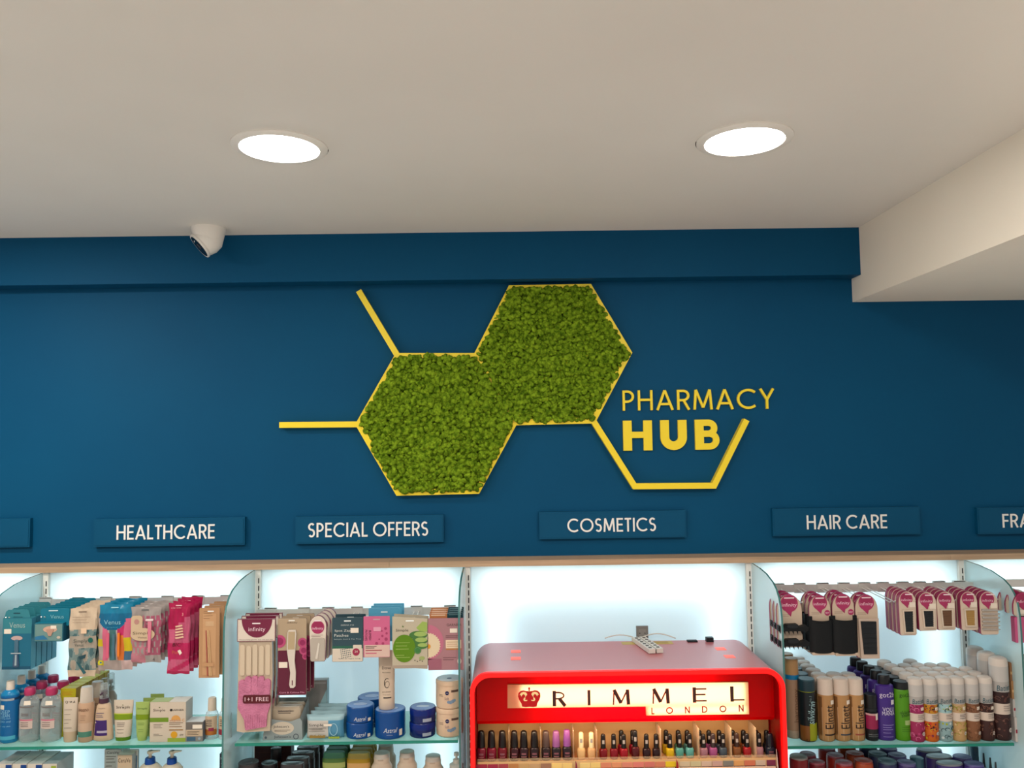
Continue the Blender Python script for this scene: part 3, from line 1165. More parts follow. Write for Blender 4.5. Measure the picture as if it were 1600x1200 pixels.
def ex(mb, W, H, d):
    mb.prism(rrect(-W * .44, -H * .50, -W * .06, -H * .14, .010), -0.0065, -0.005, M(196, 172, 142))
    mb.prism(disc(-W * .05, -H * .48, W * .40, .020), -0.007, -0.005, M(196, 172, 142))
    mb.sheet(disc(-W * .25, -H * .25, .008), -0.0072, M(176, 128, 120))
    mb.text('Simply', -W * .06, -H * .46, 0.011, -0.0076, M(100, 84, 66), w=W * .62)
    mb.text('Venus', -W * .06, -H * .53, 0.006, -0.0076, M(120, 100, 80), w=W * .3)
    for k, sx in enumerate((W * .18,)):
        mb.prism(rrect(sx - .012, -H * .235, sx + .012, -H * .20, .002), -0.010, -0.006, M(216, 196, 196))
        mb.prism([(sx - .005, -H * .24), (sx + .007, -H * .24), (sx + .004, -H * .80), (sx - .003, -H * .80)], -0.010, -0.006, M(206, 120, 140, .25))
    mb.text('4', W * .32, -H * .93, .010, -0.004, M(60, 56, 60))
    euro(mb, 0, -0.008, 0.024, -0.001, M(90, 92, 94))


pouch('razor_pack', '', 'razor pack', p, W, H, 0.016, cells, 4, 0.032, 'clear pack of pink disposable razors with beige keyhole print, {o} of its row', 'pink razor packs', ex, 9)

# magenta bags
p, W, H = front(262, 296, 943, 1054, 2.615)
m1, m2, m3 = M(160, 14, 68, 0.3), M(186, 84, 116, 0.25), M(178, 30, 84, 0.3)


def cells(u, v):
    if v < .26 and not (u > .75 and v > .2):
        return m1
    if v < .36 and u < .5:
        return m1
    if v < .56:
        return m2
    if v > .955:
        return m1
    if v > .78:
        return m2 if math.sin(30 * v + 5 * u) > -.4 else m3
    return m3


def ex(mb, W, H, d):
    mb.text('BIC', -W * .05, -H * .575, 0.011, -0.006, M(60, 24, 20), w=W * .36, slant=.2)
    mb.text('Pure', -W * .05, -H * .68, 0.010, -0.006, M(186, 90, 60), w=W * .4)
    for k in range(5):
        z = -H * (.31 + .04 * k)
        mb.sheet([(-W * .12, z), (W * .20 + .001 * k, z + .004), (W * .22 + .001 * k, z - .001), (-W * .10, z - .005)], -0.0075, M(216, 176, 150))
    mb.sheet([(0.0, -H * .66), (.008, -H * .64), (.014, -H * .69), (.007, -H * .72)], -0.007, STICK)
    mb.text('easy twin', -W * .12, -H * .06, 0.0036, -0.003, M(226, 190, 190), w=W * .45)
    mb.text('3', W * .2, -H * .15, 0.009, -0.005, M(226, 150, 150))
    euro(mb, 0, -0.006, 0.020, -0.001, M(230, 190, 190))


pouch('magenta_razor_bag', '', 'razor pack', p, W, H, 0.016, cells, 4, 0.034, 'magenta bag of disposable razors, {o} of its row', 'magenta razor bags', ex, 13, lean=-0.003)

# brown paper sleeves with orange sticks
p, W, H = front(311, 343, 950, 1059, 2.615)
KRAFT = M(176, 134, 96, 0.7)
o = thing('paper_sleeve', '', 'beauty tool', p, 'brown paper sleeves')
mb = MB()
mb.prism(rrect(-W / 2, -H, W / 2, 0, .002, 2), 0, 0.004, KRAFT, M(150, 112, 80))
mb.sheet(rrect(-W * .32, -H * .96, W * .32, -H * .08, .003), -0.0004, M(190, 148, 108, .3))
lines(mb, -W * .28, W * .2, [-H * .05, -H * .08, -H * .11, -H * .15], -0.0009, M(130, 96, 66), .001)
mb.rect(-W * .18, W * .22, -H * .26, -H * .19, -0.0009, M(196, 160, 122))
euro(mb, 0.004, -0.010, 0.020, -0.0012, M(225, 228, 224))
mb.rect(-W * .28, W * .25, -H * .835, -H * .78, -0.0042, M(184, 140, 100))
mb.build('sleeve', o, smooth=0)
mb = MB()
ST, ST2 = M(214, 176, 130, .4), M(168, 84, 76, .4)
for sx, dx_, c in ((-.006, .010, ST), (-.0015, .010, ST), (-.010, .006, ST2)):
    mb.rod((sx, -0.002, -H * .32), (sx + dx_, -0.002, -H * .97), .0016, c)
mb.build('wood_stick', o)
stack(o, 4, 0.034, 'brown paper sleeve with wooden nail sticks, {o} of its row beside the glass panel', dx=0.003)

# ------------------------------------------------------------------ hanging goods, special offers bay
# glove packs
p, W, H = front(370, 430, 967, 1145, 2.600)
o = thing('glove_pack', '', 'gloves', p, 'pink glove packs')
HH = H * 0.20
mb = MB()
mb.prism(rrect(-W / 2, -HH, W / 2, 0, .001, 2), 0, 0.006, S_WHITE, MAROON)
half = disc(0.002, -0.002, W * .40, HH * .80, 20, 180, 360)
mb.sheet(half, -0.0004, MAROON)
mb.ribbon(rrect(-W / 2 + .001, -HH + .001, W / 2 - .001, -.001, .001, 2), 0.0014, -0.0008, 0, MAROON, closed=True)
mb.text('infinity', 0.002, -HH * .48, 0.016, -0.0008, M(222, 196, 204), w=W * .44)
euro(mb, 0, -HH * .20, 0.026, -0.0009, M(236, 226, 226))
mb.text('Moisturising gloves, buy one get one', 0, -HH * .92, 0.0032, -0.0007, INK, w=W * .88)
mb.build('header_card', o, smooth=0)
mb = MB()
hb = H - HH
BAGM = M(190, 172, 150, 0.25)
v0 = [(-W * .46, -HH), (W * .40, -HH), (W * .42, -H * .5), (W * .36, -H + .004), (-W * .34, -H), (-W * .50, -H + .004), (-W * .48, -H * .5)]
mb.prism(v0, 0.004, 0.020, BAGM, M(158, 150, 140, .2))
for k in range(5):
    x = -W * .36 + k * W * .165
    mb.prism(rrect(x - W * .06, -H * .50, x + W * .06, -HH - .010 - .004 * (k % 2), .006), 0.0005, 0.004, M(202, 184, 160, .3))
mb.build('clear_bag', o, smooth=0)
mb = MB()
zt = -H * .50
PK1 = noisy('glove_knit', (0.42, 0.13, 0.23), (0.52, 0.17, 0.29), 40, 0.85, 0.4, 220)
palm = [(-W * .44, -H * .60), (W * .36, -H * .60), (W * .38, -H * .76), (W * .30, -H * .84), (W * .28, -H * .945), (-W * .26, -H * .975), (-W * .30, -H * .88), (-W * .46, -H * .78)]
mb.prism(palm, -0.0035, 0.004, PK1)
for k, (x, top) in enumerate(((-.36, .535), (-.20, .505), (-.03, .500), (.14, .505), (.30, .53))):
    mb.prism(rrect(W * x - W * .083, -H * .64, W * x + W * .083, -H * top, W * .075), -0.0042 - .0006 * (k % 2), 0.004, PK1)
for k in range(9):
    x = -W * .25 + k * W * .06
    mb.rod((x - .002, -0.0036, -H * .95), (x, -0.0036, -H * .84), .0012, PK1, 6)
mb.build('glove', o, smooth=40)
mb = MB()
mb.prism(rrect(-W * .32, -H * .738, W * .40, -H * .665, .006), -0.0062, -0.005, M(84, 16, 28, .4))
mb.text('1+1 FREE', W * .04, -H * .701, 0.0125, -0.0068, M(226, 190, 200), w=W * .62)
mb.build('offer_band', o, smooth=0)
stack(o, 3, 0.042, 'pack of pink knitted gloves with maroon header card, {o} of its row', jitter=0.002)

# foot file cards
p, W, H = front(434, 479, 966, 1086, 2.605)
o = thing('foot_file_pack', '', 'foot file', p, 'foot file packs')
mb = MB()
TAN, PLUM = M(170, 150, 124, .4), M(92, 26, 50, .35)
mb.prism(rrect(-W / 2, -H, W / 2, 0, .004), 0, 0.003, TAN, M(60, 20, 36))
mb.sheet(rrect(-W / 2 + .0006, -H + .0006, W / 2 - .0006, -H * .42, .003), -0.0004, PLUM)
for cx, cz, r in ((-W * .44, -H * .30, .020), (W * .36, -H * .32, .015), (W * .40, -H * .42, .014), (W * .46, -H * .50, .010)):
    P_ = [(max(-W / 2, min(W / 2, x)), z) for x, z in disc(cx, cz, r)]
    mb.sheet(P_, -0.0008, M(176, 70, 112, .4))
    mb.sheet([(max(-W / 2, min(W / 2, x)), z) for x, z in disc(cx, cz, r * .6)], -0.0011, M(140, 38, 84, .4))
mb.rect(-W * .46, -W * .16, -H * .645, -H * .57, -0.0010, STICK)
mb.text('infinity', 0, -H * .06, 0.006, -0.0006, M(90, 70, 60), w=W * .36)
mb.text('Corn & Callous File', 0, -H * .965, 0.0048, -0.0008, M(214, 150, 172), w=W * .86)
euro(mb, -0.002, -H * .03, 0.020, -0.0006, M(232, 228, 220))
mb.build('card', o, smooth=0)
mb = MB()
FW = M(206, 196, 184, .35)
hd = [(-.010, -H * .15), (.012, -H * .15), (.014, -H * .20), (.011, -H * .42), (.009, -H * .55), (.013, -H * .70), (.012, -H * .88), (.006, -H * .90), (-.004, -H * .90), (-.007, -H * .86),
      (-.004, -H * .70), (-.010, -H * .55), (-.015, -H * .40), (-.013, -H * .18)]
mb.prism(hd, -0.007, -0.001, FW)
mb.sheet([(-.0105, -H * .17), (.0105, -H * .17), (.0095, -H * .40), (-.012, -H * .40)], -0.0074, M(176, 156, 124, .9))
mb.rect(.001, .004, -H * .865, -H * .80, -0.0074, PLUM)
mb.build('foot_file', o, smooth=0)
stack(o, 3, 0.034, 'foot file on a tan and plum card, {o} of its row', dx=.004)

# small rounded blisters
p, W, H = front(483, 510, 962, 1034, 2.60)


def blister(name, label, cat, p, W, H, group, deco, depth=0.012, back=MAROON, rim=S_WHITE, taper=.86):
    o = thing(name, label, cat, p, group)
    mb = MB()
    mb.prism(arch_poly(W, H, taper), 0.003, depth, back, back)
    mb.prism([(x * .965, z * .985 - .001) for x, z in arch_poly(W, H, taper)], 0.0, 0.003, rim, rim)
    mb.build('card', o, smooth=0)
    deco(o, W, H)
    return o


def badge(mb, cx, cz, r, y, word=True, tail=True):
    mb.sheet(disc(cx, cz, r), y, BERRY)
    if tail:
        mb.sheet([(cx - r * .75, cz - r * .6), (cx + r * .3, cz - r * .9), (cx + r * .15, cz - r * 1.5)], y - .0001, BERRY)
    mb.sheet(disc(cx, cz + r * .25, r * .8, r * .55), y - .0002, BERRY2)
    if word:
        mb.text('infinity', cx, cz - r * .22, r * .5, y - .0004, M(232, 190, 206), w=r * 1.7)


def deco(o, W, H):
    mb = MB()
    badge(mb, 0, -H * .25, W * .38, -0.0004, True, False)
    euro(mb, 0, -H * .11, W * .4, -0.001, M(232, 214, 220))
    lines(mb, -W * .38, W * .3, [-H * .42, -H * .45], -0.0004, M(120, 84, 84), .0009)
    mb.build('printed_badge', o, smooth=0)
    mb = MB()
    mb.prism(rrect(-W * .40, -H * .97, W * .40, -H * .48, .006), -0.006, 0, M(176, 166, 154, .12))
    mb.prism([(-.006, -H * .92), (.001, -H * .93), (.008, -H * .60), (.003, -H * .58)], -0.0075, -.006, M(206, 198, 186, .15))
    mb.build('bubble', o, smooth=0)


o = blister('blister_pack', '', 'beauty tool', p, W, H, 'small rounded blister packs', deco)
stack(o, 4, 0.036, 'small dome topped clear blister pack, {o} of its row', dx=.003)

# dark teal sachet
p, W, H = front(519, 567, 965, 1034, 2.60)
o = thing('patch_sachet', '', 'face patches', p, 'dark teal patch sachets')
mb = MB()
DT = M(44, 70, 80, .4)
mb.prism(rrect(-W / 2, -H, W / 2, 0, .003), 0, .004, DT, M(40, 60, 66))
mb.rect(-W / 2, W / 2, -H * .70, -H * .64, -.0004, M(36, 92, 74))
mb.rect(-W / 2 + .001, W / 2 - .001, -H + .001, -H * .70, -.0004, M(206, 194, 178))
mb.text('DERMA V10', 0, -H * .17, .0045, -.0006, M(180, 186, 184), w=W * .42)
mb.text('Spot Zap', -W * .16, -H * .30, .0085, -.0006, M(206, 206, 198), w=W * .52)
mb.text('Patches', -W * .20, -H * .40, .0080, -.0006, M(206, 206, 198), w=W * .46)
mb.text('Salicylic Acid & Tea Tree', 0, -H * .49, .0042, -.0006, M(176, 190, 190), w=W * .88)
mb.rect(W * .10, W * .36, -H * .345, -H * .235, -.0008, STICK)
for i in range(6):
    for j in range(5):
        mb.sheet(disc(-W * .22 + i * .0055 + j * .0009, -H * .73 - j * .0062 + i * .001, .0017, n=10), -.0007, DT)
mb.sheet(rrect(W * .18, -H * .85, W * .46, -H * .62, .002), -.0009, M(206, 194, 178))
mb.sheet(disc(W * .28, -H * .78, .0115), -.0011, M(150, 40, 72))
mb.text('24', W * .28, -H * .77, .007, -.0013, S_WHITE)
mb.text('lasts all night long', W * .06, -H * .93, .004, -.0007, DT, w=W * .7)
euro(mb, 0, -H * .075, .022, -.0006, M(232, 236, 234))
mb.build('sachet', o, smooth=0)
stack(o, 2, .05, 'dark teal sachet of spot patches, {o} of its row')

# pink patches, light blue sachet behind
p, W, H = front(568, 609, 963, 1027, 2.60)
o = thing('patch_sachet', '', 'face patches', p, 'pink patch sachets')
mb = MB()
PK2 = M(196, 96, 134, .4)
mb.prism(rrect(-W / 2, -H, W / 2, 0, .002), 0, .004, PK2, PK2)
mb.rect(-W / 2 + .003, W / 2 - .0005, -H + .001, -H * .70, -.0004, M(206, 176, 164))
mb.text('BLEMISH', -W * .25, -H * .46, .0075, -.0006, M(60, 18, 34), w=.030, rot=-90)
mb.text('PATCHES', -W * .40, -H * .46, .0075, -.0006, M(60, 18, 34), w=.034, rot=-90)
mb.sheet(rrect(-W * .12, -H * .36, W * .16, -H * .26, .002), -.0007, M(214, 150, 172))
for cx, cz, r in ((.34, .30, .0045), (.20, .36, .0026), (.38, .42, .0036), (.22, .48, .0038), (.10, .56, .0026), (.36, .56, .0052), (.0, .66, .0046), (.24, .665, .0042)):
    mb.sheet(disc(W * cx, -H * cz, r), -.0006, M(158, 58, 98))
lines(mb, -W * .42, 0, [-H * .735, -H * .77], -.0006, INK, .002)
lines(mb, -W * .42, W * .2, [-H * .83], -.0006, M(150, 60, 70), .003)
lines(mb, -W * .42, 0, [-H * .90], -.0006, M(190, 90, 120), .003)
euro(mb, 0, -H * .075, .022, -.0006, M(190, 150, 160))
mb.build('sachet', o, smooth=0)
tag(o, 'pink sachet of blemish patches with vertical lettering', 'face patches')
p, W, H = front(576, 625, 950, 1002, 2.66)
mb = MB()
LB = M(84, 158, 190, .4)
mb.prism(rrect(-W / 2, -H, W / 2, 0, .002), 0, .003, LB, LB)
mb.sheet(disc(W * .42, -H * .46, .004), -.0004, M(214, 170, 120))
mb.rect(W * .36, W * .48, -H * .95, -H * .6, -.0004, M(150, 190, 200))
euro(mb, 0, -H * .12, .022, -.0006, M(226, 236, 238))
o = mb.build('mask_sachet', None, p, smooth=0)
tag(o, '', 'face patches', 'light blue sachets')
stack(o, 3, .036, 'light blue sachet behind the pink blemish patches, {o} of its row', dx=.002)

# aloe sheet mask
p, W, H = front(613, 668, 963, 1045, 2.60)
o = thing('mask_sachet', '', 'face mask', p, 'pale aloe sachets')
mb = MB()
SG = M(182, 172, 150, .35)
tilt = lambda x, z: (x, z - (x + W / 2) * .07)
mb.prism([tilt(*q) for q in rrect(-W / 2, -H * .96, W / 2, 0, .002)], 0, .004, SG, M(160, 150, 136))
mb.rect(-W / 2 + .001, W / 2 - .001, -H * .99, -H * .93, -.0003, M(160, 146, 130))
mb.text('Simple', -W * .22, -H * .27, .0105, -.0008, M(78, 70, 60), w=W * .36)
mb.sheet([(-W * .22, -H * .20), (-W * .20, -H * .165), (-W * .19, -H * .20), (-W * .16, -H * .175), (-W * .18, -H * .21)], -.0008, M(70, 110, 40))
lg, mg, dg = M(150, 176, 96, .4), M(104, 146, 70, .4), M(66, 112, 56, .4)
mb.sheet([(W * .18, -H * .22), (W * .36, -H * .10), (W * .49, -H * .12), (W * .49, -H * .30), (W * .30, -H * .30)], -.0006, M(146, 172, 84, .4))
for k, (x0, z0, sx, sz) in enumerate(((.24, .36, .26, .08), (.26, .47, .24, .075), (.30, .57, .2, .06))):
    mb.sheet(disc(W * x0, -H * z0, W * sx, H * sz), -.0007 - k * .0001, dg)
    mb.sheet(disc(W * (x0 + .06), -H * (z0 - .02), W * sx * .7, H * sz * .6), -.0012, lg)
mb.sheet([(x, z) for x, z in disc(-W * .16, -H * .61, W * .32, H * .265)], -.0014, M(86, 128, 12, .4))
lines(mb, -W * .40, 0, [-H * .5, -H * .56, -H * .62, -H * .74, -H * .78], -.0017, M(150, 176, 90), .0016)
mb.sheet(disc(W * .22, -H * .65, .011), -.0018, M(58, 116, 60, .4))
mb.ribbon(disc(W * .22, -H * .65, .009), .0008, -.0020, -.0018, M(110, 150, 100), closed=True)
mb.sheet(disc(W * .34, -H * .80, .009, .006), -.0009, M(150, 164, 100))
for k in range(4):
    mb.sheet(disc(W * (.14 + .07 * k), -H * (.84 + .02 * (k % 2)), .002, n=8), -.0009, M(100, 96, 80))
euro(mb, 0, -H * .085, .026, -.0010, M(240, 248, 248))
mb.build('sachet', o, smooth=0)
stack(o, 2, .04, 'pale sachet with green disc and aloe slices, {o} of its row')

# mauve masks with orange and teal packs behind
p, W, H = front(669, 724, 966, 1047, 2.60)
o = thing('mask_sachet', '', 'face mask', p, 'mauve mask sachets')
mb = MB()
MV, MV2 = M(160, 116, 122, .35), M(150, 92, 108, .35)
mb.prism(rrect(-W / 2, -H, W / 2, 0, .002), 0, .004, MV, MV2)
clipf = lambda P_: [(max(-W / 2, x), z) for x, z in P_]
mb.sheet(clipf(disc(-W * .50, -H * .46, W * .44, H * .34)), -.0004, M(182, 106, 128, .35))
mb.rect(-W / 2, -W * .12, -H * .98, -H * .78, -.0004, MV2)
pet = []
for k in range(33):
    a = math.radians(-95 + 190 * k / 32)
    r = (W * .36 if k % 2 else W * .325)
    pet.append((-W * .5 + r * math.cos(a), -H * .52 + r * math.sin(a) * 1.0))
mb.sheet([(-W / 2, pet[0][1])] + pet + [(-W / 2, pet[-1][1])], -.0007, M(214, 196, 164, .4))
mb.sheet(clipf(disc(-W * .5, -H * .54, W * .07)), -.0010, M(206, 140, 40))
mb.text('GARNIER', W * .24, -H * .13, .008, -.0006, M(84, 62, 60), w=W * .42)
mb.rect(W * .12, W * .33, -H * .28, -H * .20, -.0006, STICK)
lines(mb, 0, W * .42, [-H * .34, -H * .37], -.0006, M(110, 74, 78), .002)
mb.rect(W * .0, W * .44, -H * .58, -H * .42, -.0006, M(220, 198, 168))
lines(mb, W * .03, W * .4, [-H * .46, -H * .50, -H * .54], -.0009, M(170, 130, 100), .0016)
mb.rect(W * .0, W * .44, -H * .61, -H * .585, -.0006, M(176, 118, 60))
lines(mb, -W * .08, W * .3, [-H * .76, -H * .80], -.0006, M(112, 74, 80), .002)
mb.sheet(disc(W * .385, -H * .83, .0065, .009), -.0008, M(222, 206, 196))
for sx in (-.0025, .0025):
    mb.sheet(disc(W * .385 + sx, -H * .815, .0013, .001, n=8), -.0010, M(60, 40, 44))
mb.sheet(disc(W * .385, -H * .87, .0018, .001, n=8), -.0010, M(160, 70, 80))
mb.build('sachet', o, smooth=0)
tag(o, 'mauve sheet mask sachet with a white daisy beside the glass panel', 'face mask')
for nm, (xa, xb, ya, yb), c, n in (('orange topped', (671, 699, 959, 1030), M(186, 120, 76, .4), 4), ('dark teal topped', (699, 724, 958, 1030), M(30, 66, 74, .3), 4)):
    p, W, H = front(xa, xb, ya, yb, 2.625)
    mb = MB()
    mb.prism(rrect(-W / 2, -H, W / 2, 0, .002), 0, .006, c, c)
    mb.rect(-W * .4, W * .4, -.006, -.003, -.0003, M(226, 200, 170) if 'orange' in nm else M(90, 120, 124))
    mb.rect(-W / 2, W / 2, -H, -.02, -.0004, M(170, 120, 124))
    o = mb.build('mask_sachet', None, p, smooth=0)
    tag(o, '', 'face mask', nm + ' mask sachets')
    stack(o, n, .030, nm + ' mask sachet behind the mauve daisy mask, {o} of its row', dx=-.001)

# ------------------------------------------------------------------ hanging goods, hair care bay
BLK = M(9, 13, 17, .55, spec=.25)
BLK2 = M(22, 27, 32, .5, spec=.3)


def hair_card(p, W, H, name, cat, group, kind, badge_new):
    def deco(o, W, H):
        mb = MB()
        badge(mb, 0, -W * .34, W * .34, -.0004)
        euro(mb, 0, -W * .13, W * .4, -.0012, M(232, 206, 216))
        lines(mb, -W * .40, W * .06, [-W * .78, -W * .84], -.0005, M(130, 104, 96), .0009)
        if badge_new:
            mb.sheet(disc(W * .33, -W * .80, W * .13), -.0008, BERRY)
            mb.text('NEW', W * .33, -W * .80, W * .07, -.0010, M(236, 200, 212), w=W * .18)
        mb.build('printed_badge', o, smooth=0)
        if kind == 'band':
            mb = MB()
            v, fs = [], []
            n = 12
            for j in range(9):
                t = j / 8
                for i in range(n + 1):
                    u = i / n
                    z = -W * 1.06 - (H * .955 - W * 1.06) * t - .004 * math.sin(math.pi * u) * (1 - .4 * t)
                    y = -.004 - .012 * (1 - (2 * u - 1) ** 4) - .0012 * math.sin(t * 25 + u * 3)
                    v.append(((u - .5) * W * 1.12, y, z))
            fs = [(j * (n + 1) + i, (j + 1) * (n + 1) + i, (j + 1) * (n + 1) + i + 1, j * (n + 1) + i + 1) for j in range(8) for i in range(n)]
            mb.add(v, fs, BLK)
            mb.box(-W * .56, -W * .40, -.006, .013, -H * .93, -W * .94, BLK)
            mb.box(W * .40, W * .56, -.006, .013, -H * .93, -W * .94, BLK)
            mb.build('hair_band', o, smooth=40)
            mb = MB()
            mb.prism(rrect(-W * .50, -H, W * .52, -H * .955, .003), -.014, .006, M(190, 168, 148, .4))
            mb.build('foot_strip', o, smooth=0)
        elif kind == 'box':
            mb = MB()
            mb.prism([(-W * .42, -W * 1.0), (W * .45, -W * 1.0), (W * .43, -H), (-W * .36, -H)], -.010, 0, M(188, 168, 152, .4))
            mb.build('tray', o, smooth=0)
            mb = MB()
            mb.prism([(-W * .34, -W * 1.10), (W * .33, -W * 1.12), (W * .31, -H * .925), (-W * .25, -H * .925)], -.013, -.010, BLK2)
            for k in range(6):
                z = -W * 1.2 - k * (H - W * 1.35) / 6.5
                mb.rod((-W * .28, -.0132, z), (W * .30, -.0132, z - .001), .002, BLK2, 6)
            mb.build('hair_band', o, smooth=30)
        elif kind == 'claw':
            for zc in (-W * 1.28, -W * 1.85):
                mb = MB()
                up = [(-W * .52, zc + .012), (-W * .30, zc + .006), (-W * .22, zc + .014), (W * .22, zc + .015), (W * .30, zc + .006), (W * .55, zc + .012), (W * .66, zc + .004), (W * .62, zc - .006), (-W * .52, zc - .006)]
                mb.prism(up, -.020, .0, BLK)
                mb.prism(disc(W * .02, zc + .010, W * .22, .007), -.023, -.018, BLK2)
                for k in range(7):
                    x = -W * .46 + k * W * .165
                    mb.add([(x - .0024, -.020, zc - .005), (x + .0024, -.020, zc - .005), (x + .0034, -.016, zc - .018), (x - .0024, -.012, zc - .005), (x + .0024, -.012, zc - .005)],
                           [(0, 2, 1), (0, 3, 2), (1, 2, 4), (3, 4, 2)], BLK)
                mb.rod((-W * .54, -.012, zc + .002), (W * .66, -.012, zc + .002), .0035, BLK2, 8)
                mb.build('claw_clip', o, smooth=0)
    return blister(name, '', cat, p, W, H, group, deco, depth=.010, back=M(140, 60, 90, .4), rim=M(192, 172, 152, .4), taper=.98)


p, W, H = front(1214, 1254, 929, 1012, 2.615)
o = hair_card(p, W, H, 'claw_clip_pack', 'hair accessory', 'claw clip packs', 'claw', False)
stack(o, 3, .034, 'card with two black hair claws beside the glass panel, {o} of its row')
p, W, H = front(1265, 1299, 930, 1022, 2.610)
o = hair_card(p, W, H, 'headband_pack', 'hair accessory', 'wide black headband packs', 'band', True)
stack(o, 3, .034, 'card wearing a wide black headband beside the hair claws, {o} of its row')
p, W, H = front(1301, 1336, 928, 1023, 2.610)
o = hair_card(p, W, H, 'headband_pack', 'hair accessory', 'black headband packs', 'band', True)
stack(o, 3, .034, 'card wearing a black headband beside the tray pack, {o} of its row')
p, W, H = front(1337, 1373, 929, 1028, 2.610)
o = hair_card(p, W, H, 'headband_pack', 'hair accessory', 'boxed black band packs', 'box', False)
stack(o, 2, .040, 'black band in a white tray pack beside the empty hook, {o} of two')

for (xa, xb, ya, yb), col, hgt, lab, grp in (
        ((1405, 1432, 924, 993), M(34, 40, 44), (.43, .93), 'dome topped pack of long black hairpins', 'long black hairpin packs'),
        ((1435, 1464, 925, 986), M(34, 40, 44), (.46, .90), 'dome topped pack of short black hairpins', 'short black hairpin packs'),
        ((1464, 1493, 924, 985), M(112, 80, 60), (.46, .90), 'dome topped pack of brown hairpins', 'brown hairpin packs'),
        ((1501, 1528, 924, 985), M(176, 140, 82), (.46, .88), 'dome topped pack of blond hairpins', 'blond hairpin packs'),
        ((1531, 1560, 924, 992), None, (.45, .92), 'dome topped pack of silver section clips', 'silver clip packs')):
    p, W, H = front(xa, xb, ya, yb, 2.61)

    def deco(o, W, H):
        mb = MB()
        badge(mb, -W * .05, -W * .42, W * .36, -.0004)
        euro(mb, W * .1, -W * .17, W * .45, -.0012, M(232, 206, 216))
        mb.rect(W * .10, W * .44, -W * .90, -W * .62, -.0010, STICK)
        mb.build('printed_badge', o, smooth=0)
        if col is not None:
            mb = MB()
            z0, z1 = -H * hgt[0], -H * hgt[1]
            mb.ribbon([(-W * .30, z0), (W * .30, z0), (W * .28, z1), (-W * .24, z1)], .004, -.006, 0, M(206, 190, 172, .35), closed=True)
            mb.build('tray', o, smooth=0)
            mb = MB()
            mb.prism([(-W * .28, z0), (W * .28, z0), (W * .27, z1), (-W * .22, z1)], -.002, 0, col)
            n = 9
            for k in range(n):
                z = z0 + (z1 - z0) * (k + .5) / n
                mb.rod((-W * .27, -.003, z), (W * .27, -.003, z), .0014, col, 6)
            mb.build('hairpin_row', o, smooth=30)
        else:
            mb = MB()
            CH = M(190, 186, 180, .2, .6)
            for k in range(6):
                z = -H * (.42 + .088 * k)
                mb.prism([(-W * .42, z - .002), (W * .50, z - .003), (W * .52, z), (-W * .42, z + .003)], -.006, -.001, CH)
            mb.build('section_clip', o, smooth=0)
    o = blister('hairpin_pack', '', 'hair accessory', p, W, H, grp, deco, depth=.018, back=BERRY2, rim=M(204, 186, 168, .35), taper=.96)
    stack(o, 4, .026, lab + ', {o} of its row')

# fragrance bay, past the glass panel
p, W, H = front(1583, 1622, 925, 962, 2.60)


def deco(o, W, H):
    mb = MB()
    badge(mb, -W * .1, -W * .32, W * .30, -.0004)
    mb.rect(-W * .3, W * .2, -W * .85, -W * .70, -.0008, STICK)
    mb.build('printed_badge', o, smooth=0)


o = blister('dome_card', '', 'beauty tool', p, W, H, 'dome cards past the glass panel', deco, depth=.008, back=BERRY2, rim=S_OFF, taper=.98)
stack(o, 3, .04, 'dome topped pink card past the last glass panel, {o} of its row')
p, W, H = front(1586, 1640, 964, 1004, 2.60)
mb = MB()
mb.prism(rrect(-W / 2, -H, W / 2, 0, .003), 0, .02, M(196, 88, 132, .5), M(160, 60, 100))
for k in range(3):
    mb.rect(-W * .2, W * .3, -H * (.25 + .25 * k), -H * (.2 + .25 * k), -.0004, M(220, 150, 180))
o = mb.build('pink_bag', None, p, smooth=0)
tag(o, 'flat pink pack past the last glass panel', 'beauty tool')
# ------------------------------------------------------------------ goods standing on the shelves


def stand(x0, x1, ytop, k, D=2.625, lower=False):
    """Foot point, radius and height of an upright item from its pixel box on shelf k, front at distance D."""
    zb = SHZ[k] - (0.27 if lower else 0.0) + 0.0003
    xm = (x0 + x1) / 2
    a, b = at(x0, 1140, D), at(x1, 1140, D)
    r = (b.x - a.x) / 2
    c = at(xm, 1165, D + r)
    H = at(xm, ytop, D + r * 0.9).z - zb
    return Vector((c.x, D + r - 2.9, zb)), r, H


def part(root, name, fn, smooth=40, label=None):
    mb = MB()
    fn(mb)
    q = mb.build(name, root, smooth=smooth)
    if label:
        q['label'] = label
    return q


BLUE1, BLUE2 = M(0, 92, 150, .3), M(20, 120, 170, .25)
# blue cleanser bottles
p, r, H = stand(0, 28, 1064, 1)
o = thing('cleanser_bottle', '', 'bottle', p, 'blue cleanser bottles')
L = Loft([(0, r * .86, r * .7), (.003, r * .95, r * .8), (H * .08, r, r * .85), (H * .70, r * .98, r * .83), (H * .74, r * .99, r * .84), (H * .78, r, r * .84), (H * .83, r * .8, r * .7), (H * .86, r * .45, r * .45)])


def f(mb):
    L.make(mb, [BLUE2, BLUE2, BLUE1, M(10, 50, 90), BLUE1, BLUE2, BLUE2])
    L.patch(mb, -.9, .9, H * .70, H * .735, M(150, 160, 168), .0005)
    L.patch(mb, -1.1, 1.1, H * .06, H * .12, M(70, 160, 186), .0005)
    for t, z, h in (('DEEP', .52, .012), ('CLEAN', .46, .012), ('purifying wash', .41, .006), ('200 ml', .36, .006), ('for oily skin', .28, .005)):
        L_ = L
        mb.text(t, -r * .1, H * z, h * .9, .0007, M(130, 180, 206), w=r * (1.1 if len(t) < 6 else 1.3), bend=L_)
    L.patch(mb, -.75, -.15, H * .56, H * .63, STICK, .0006)


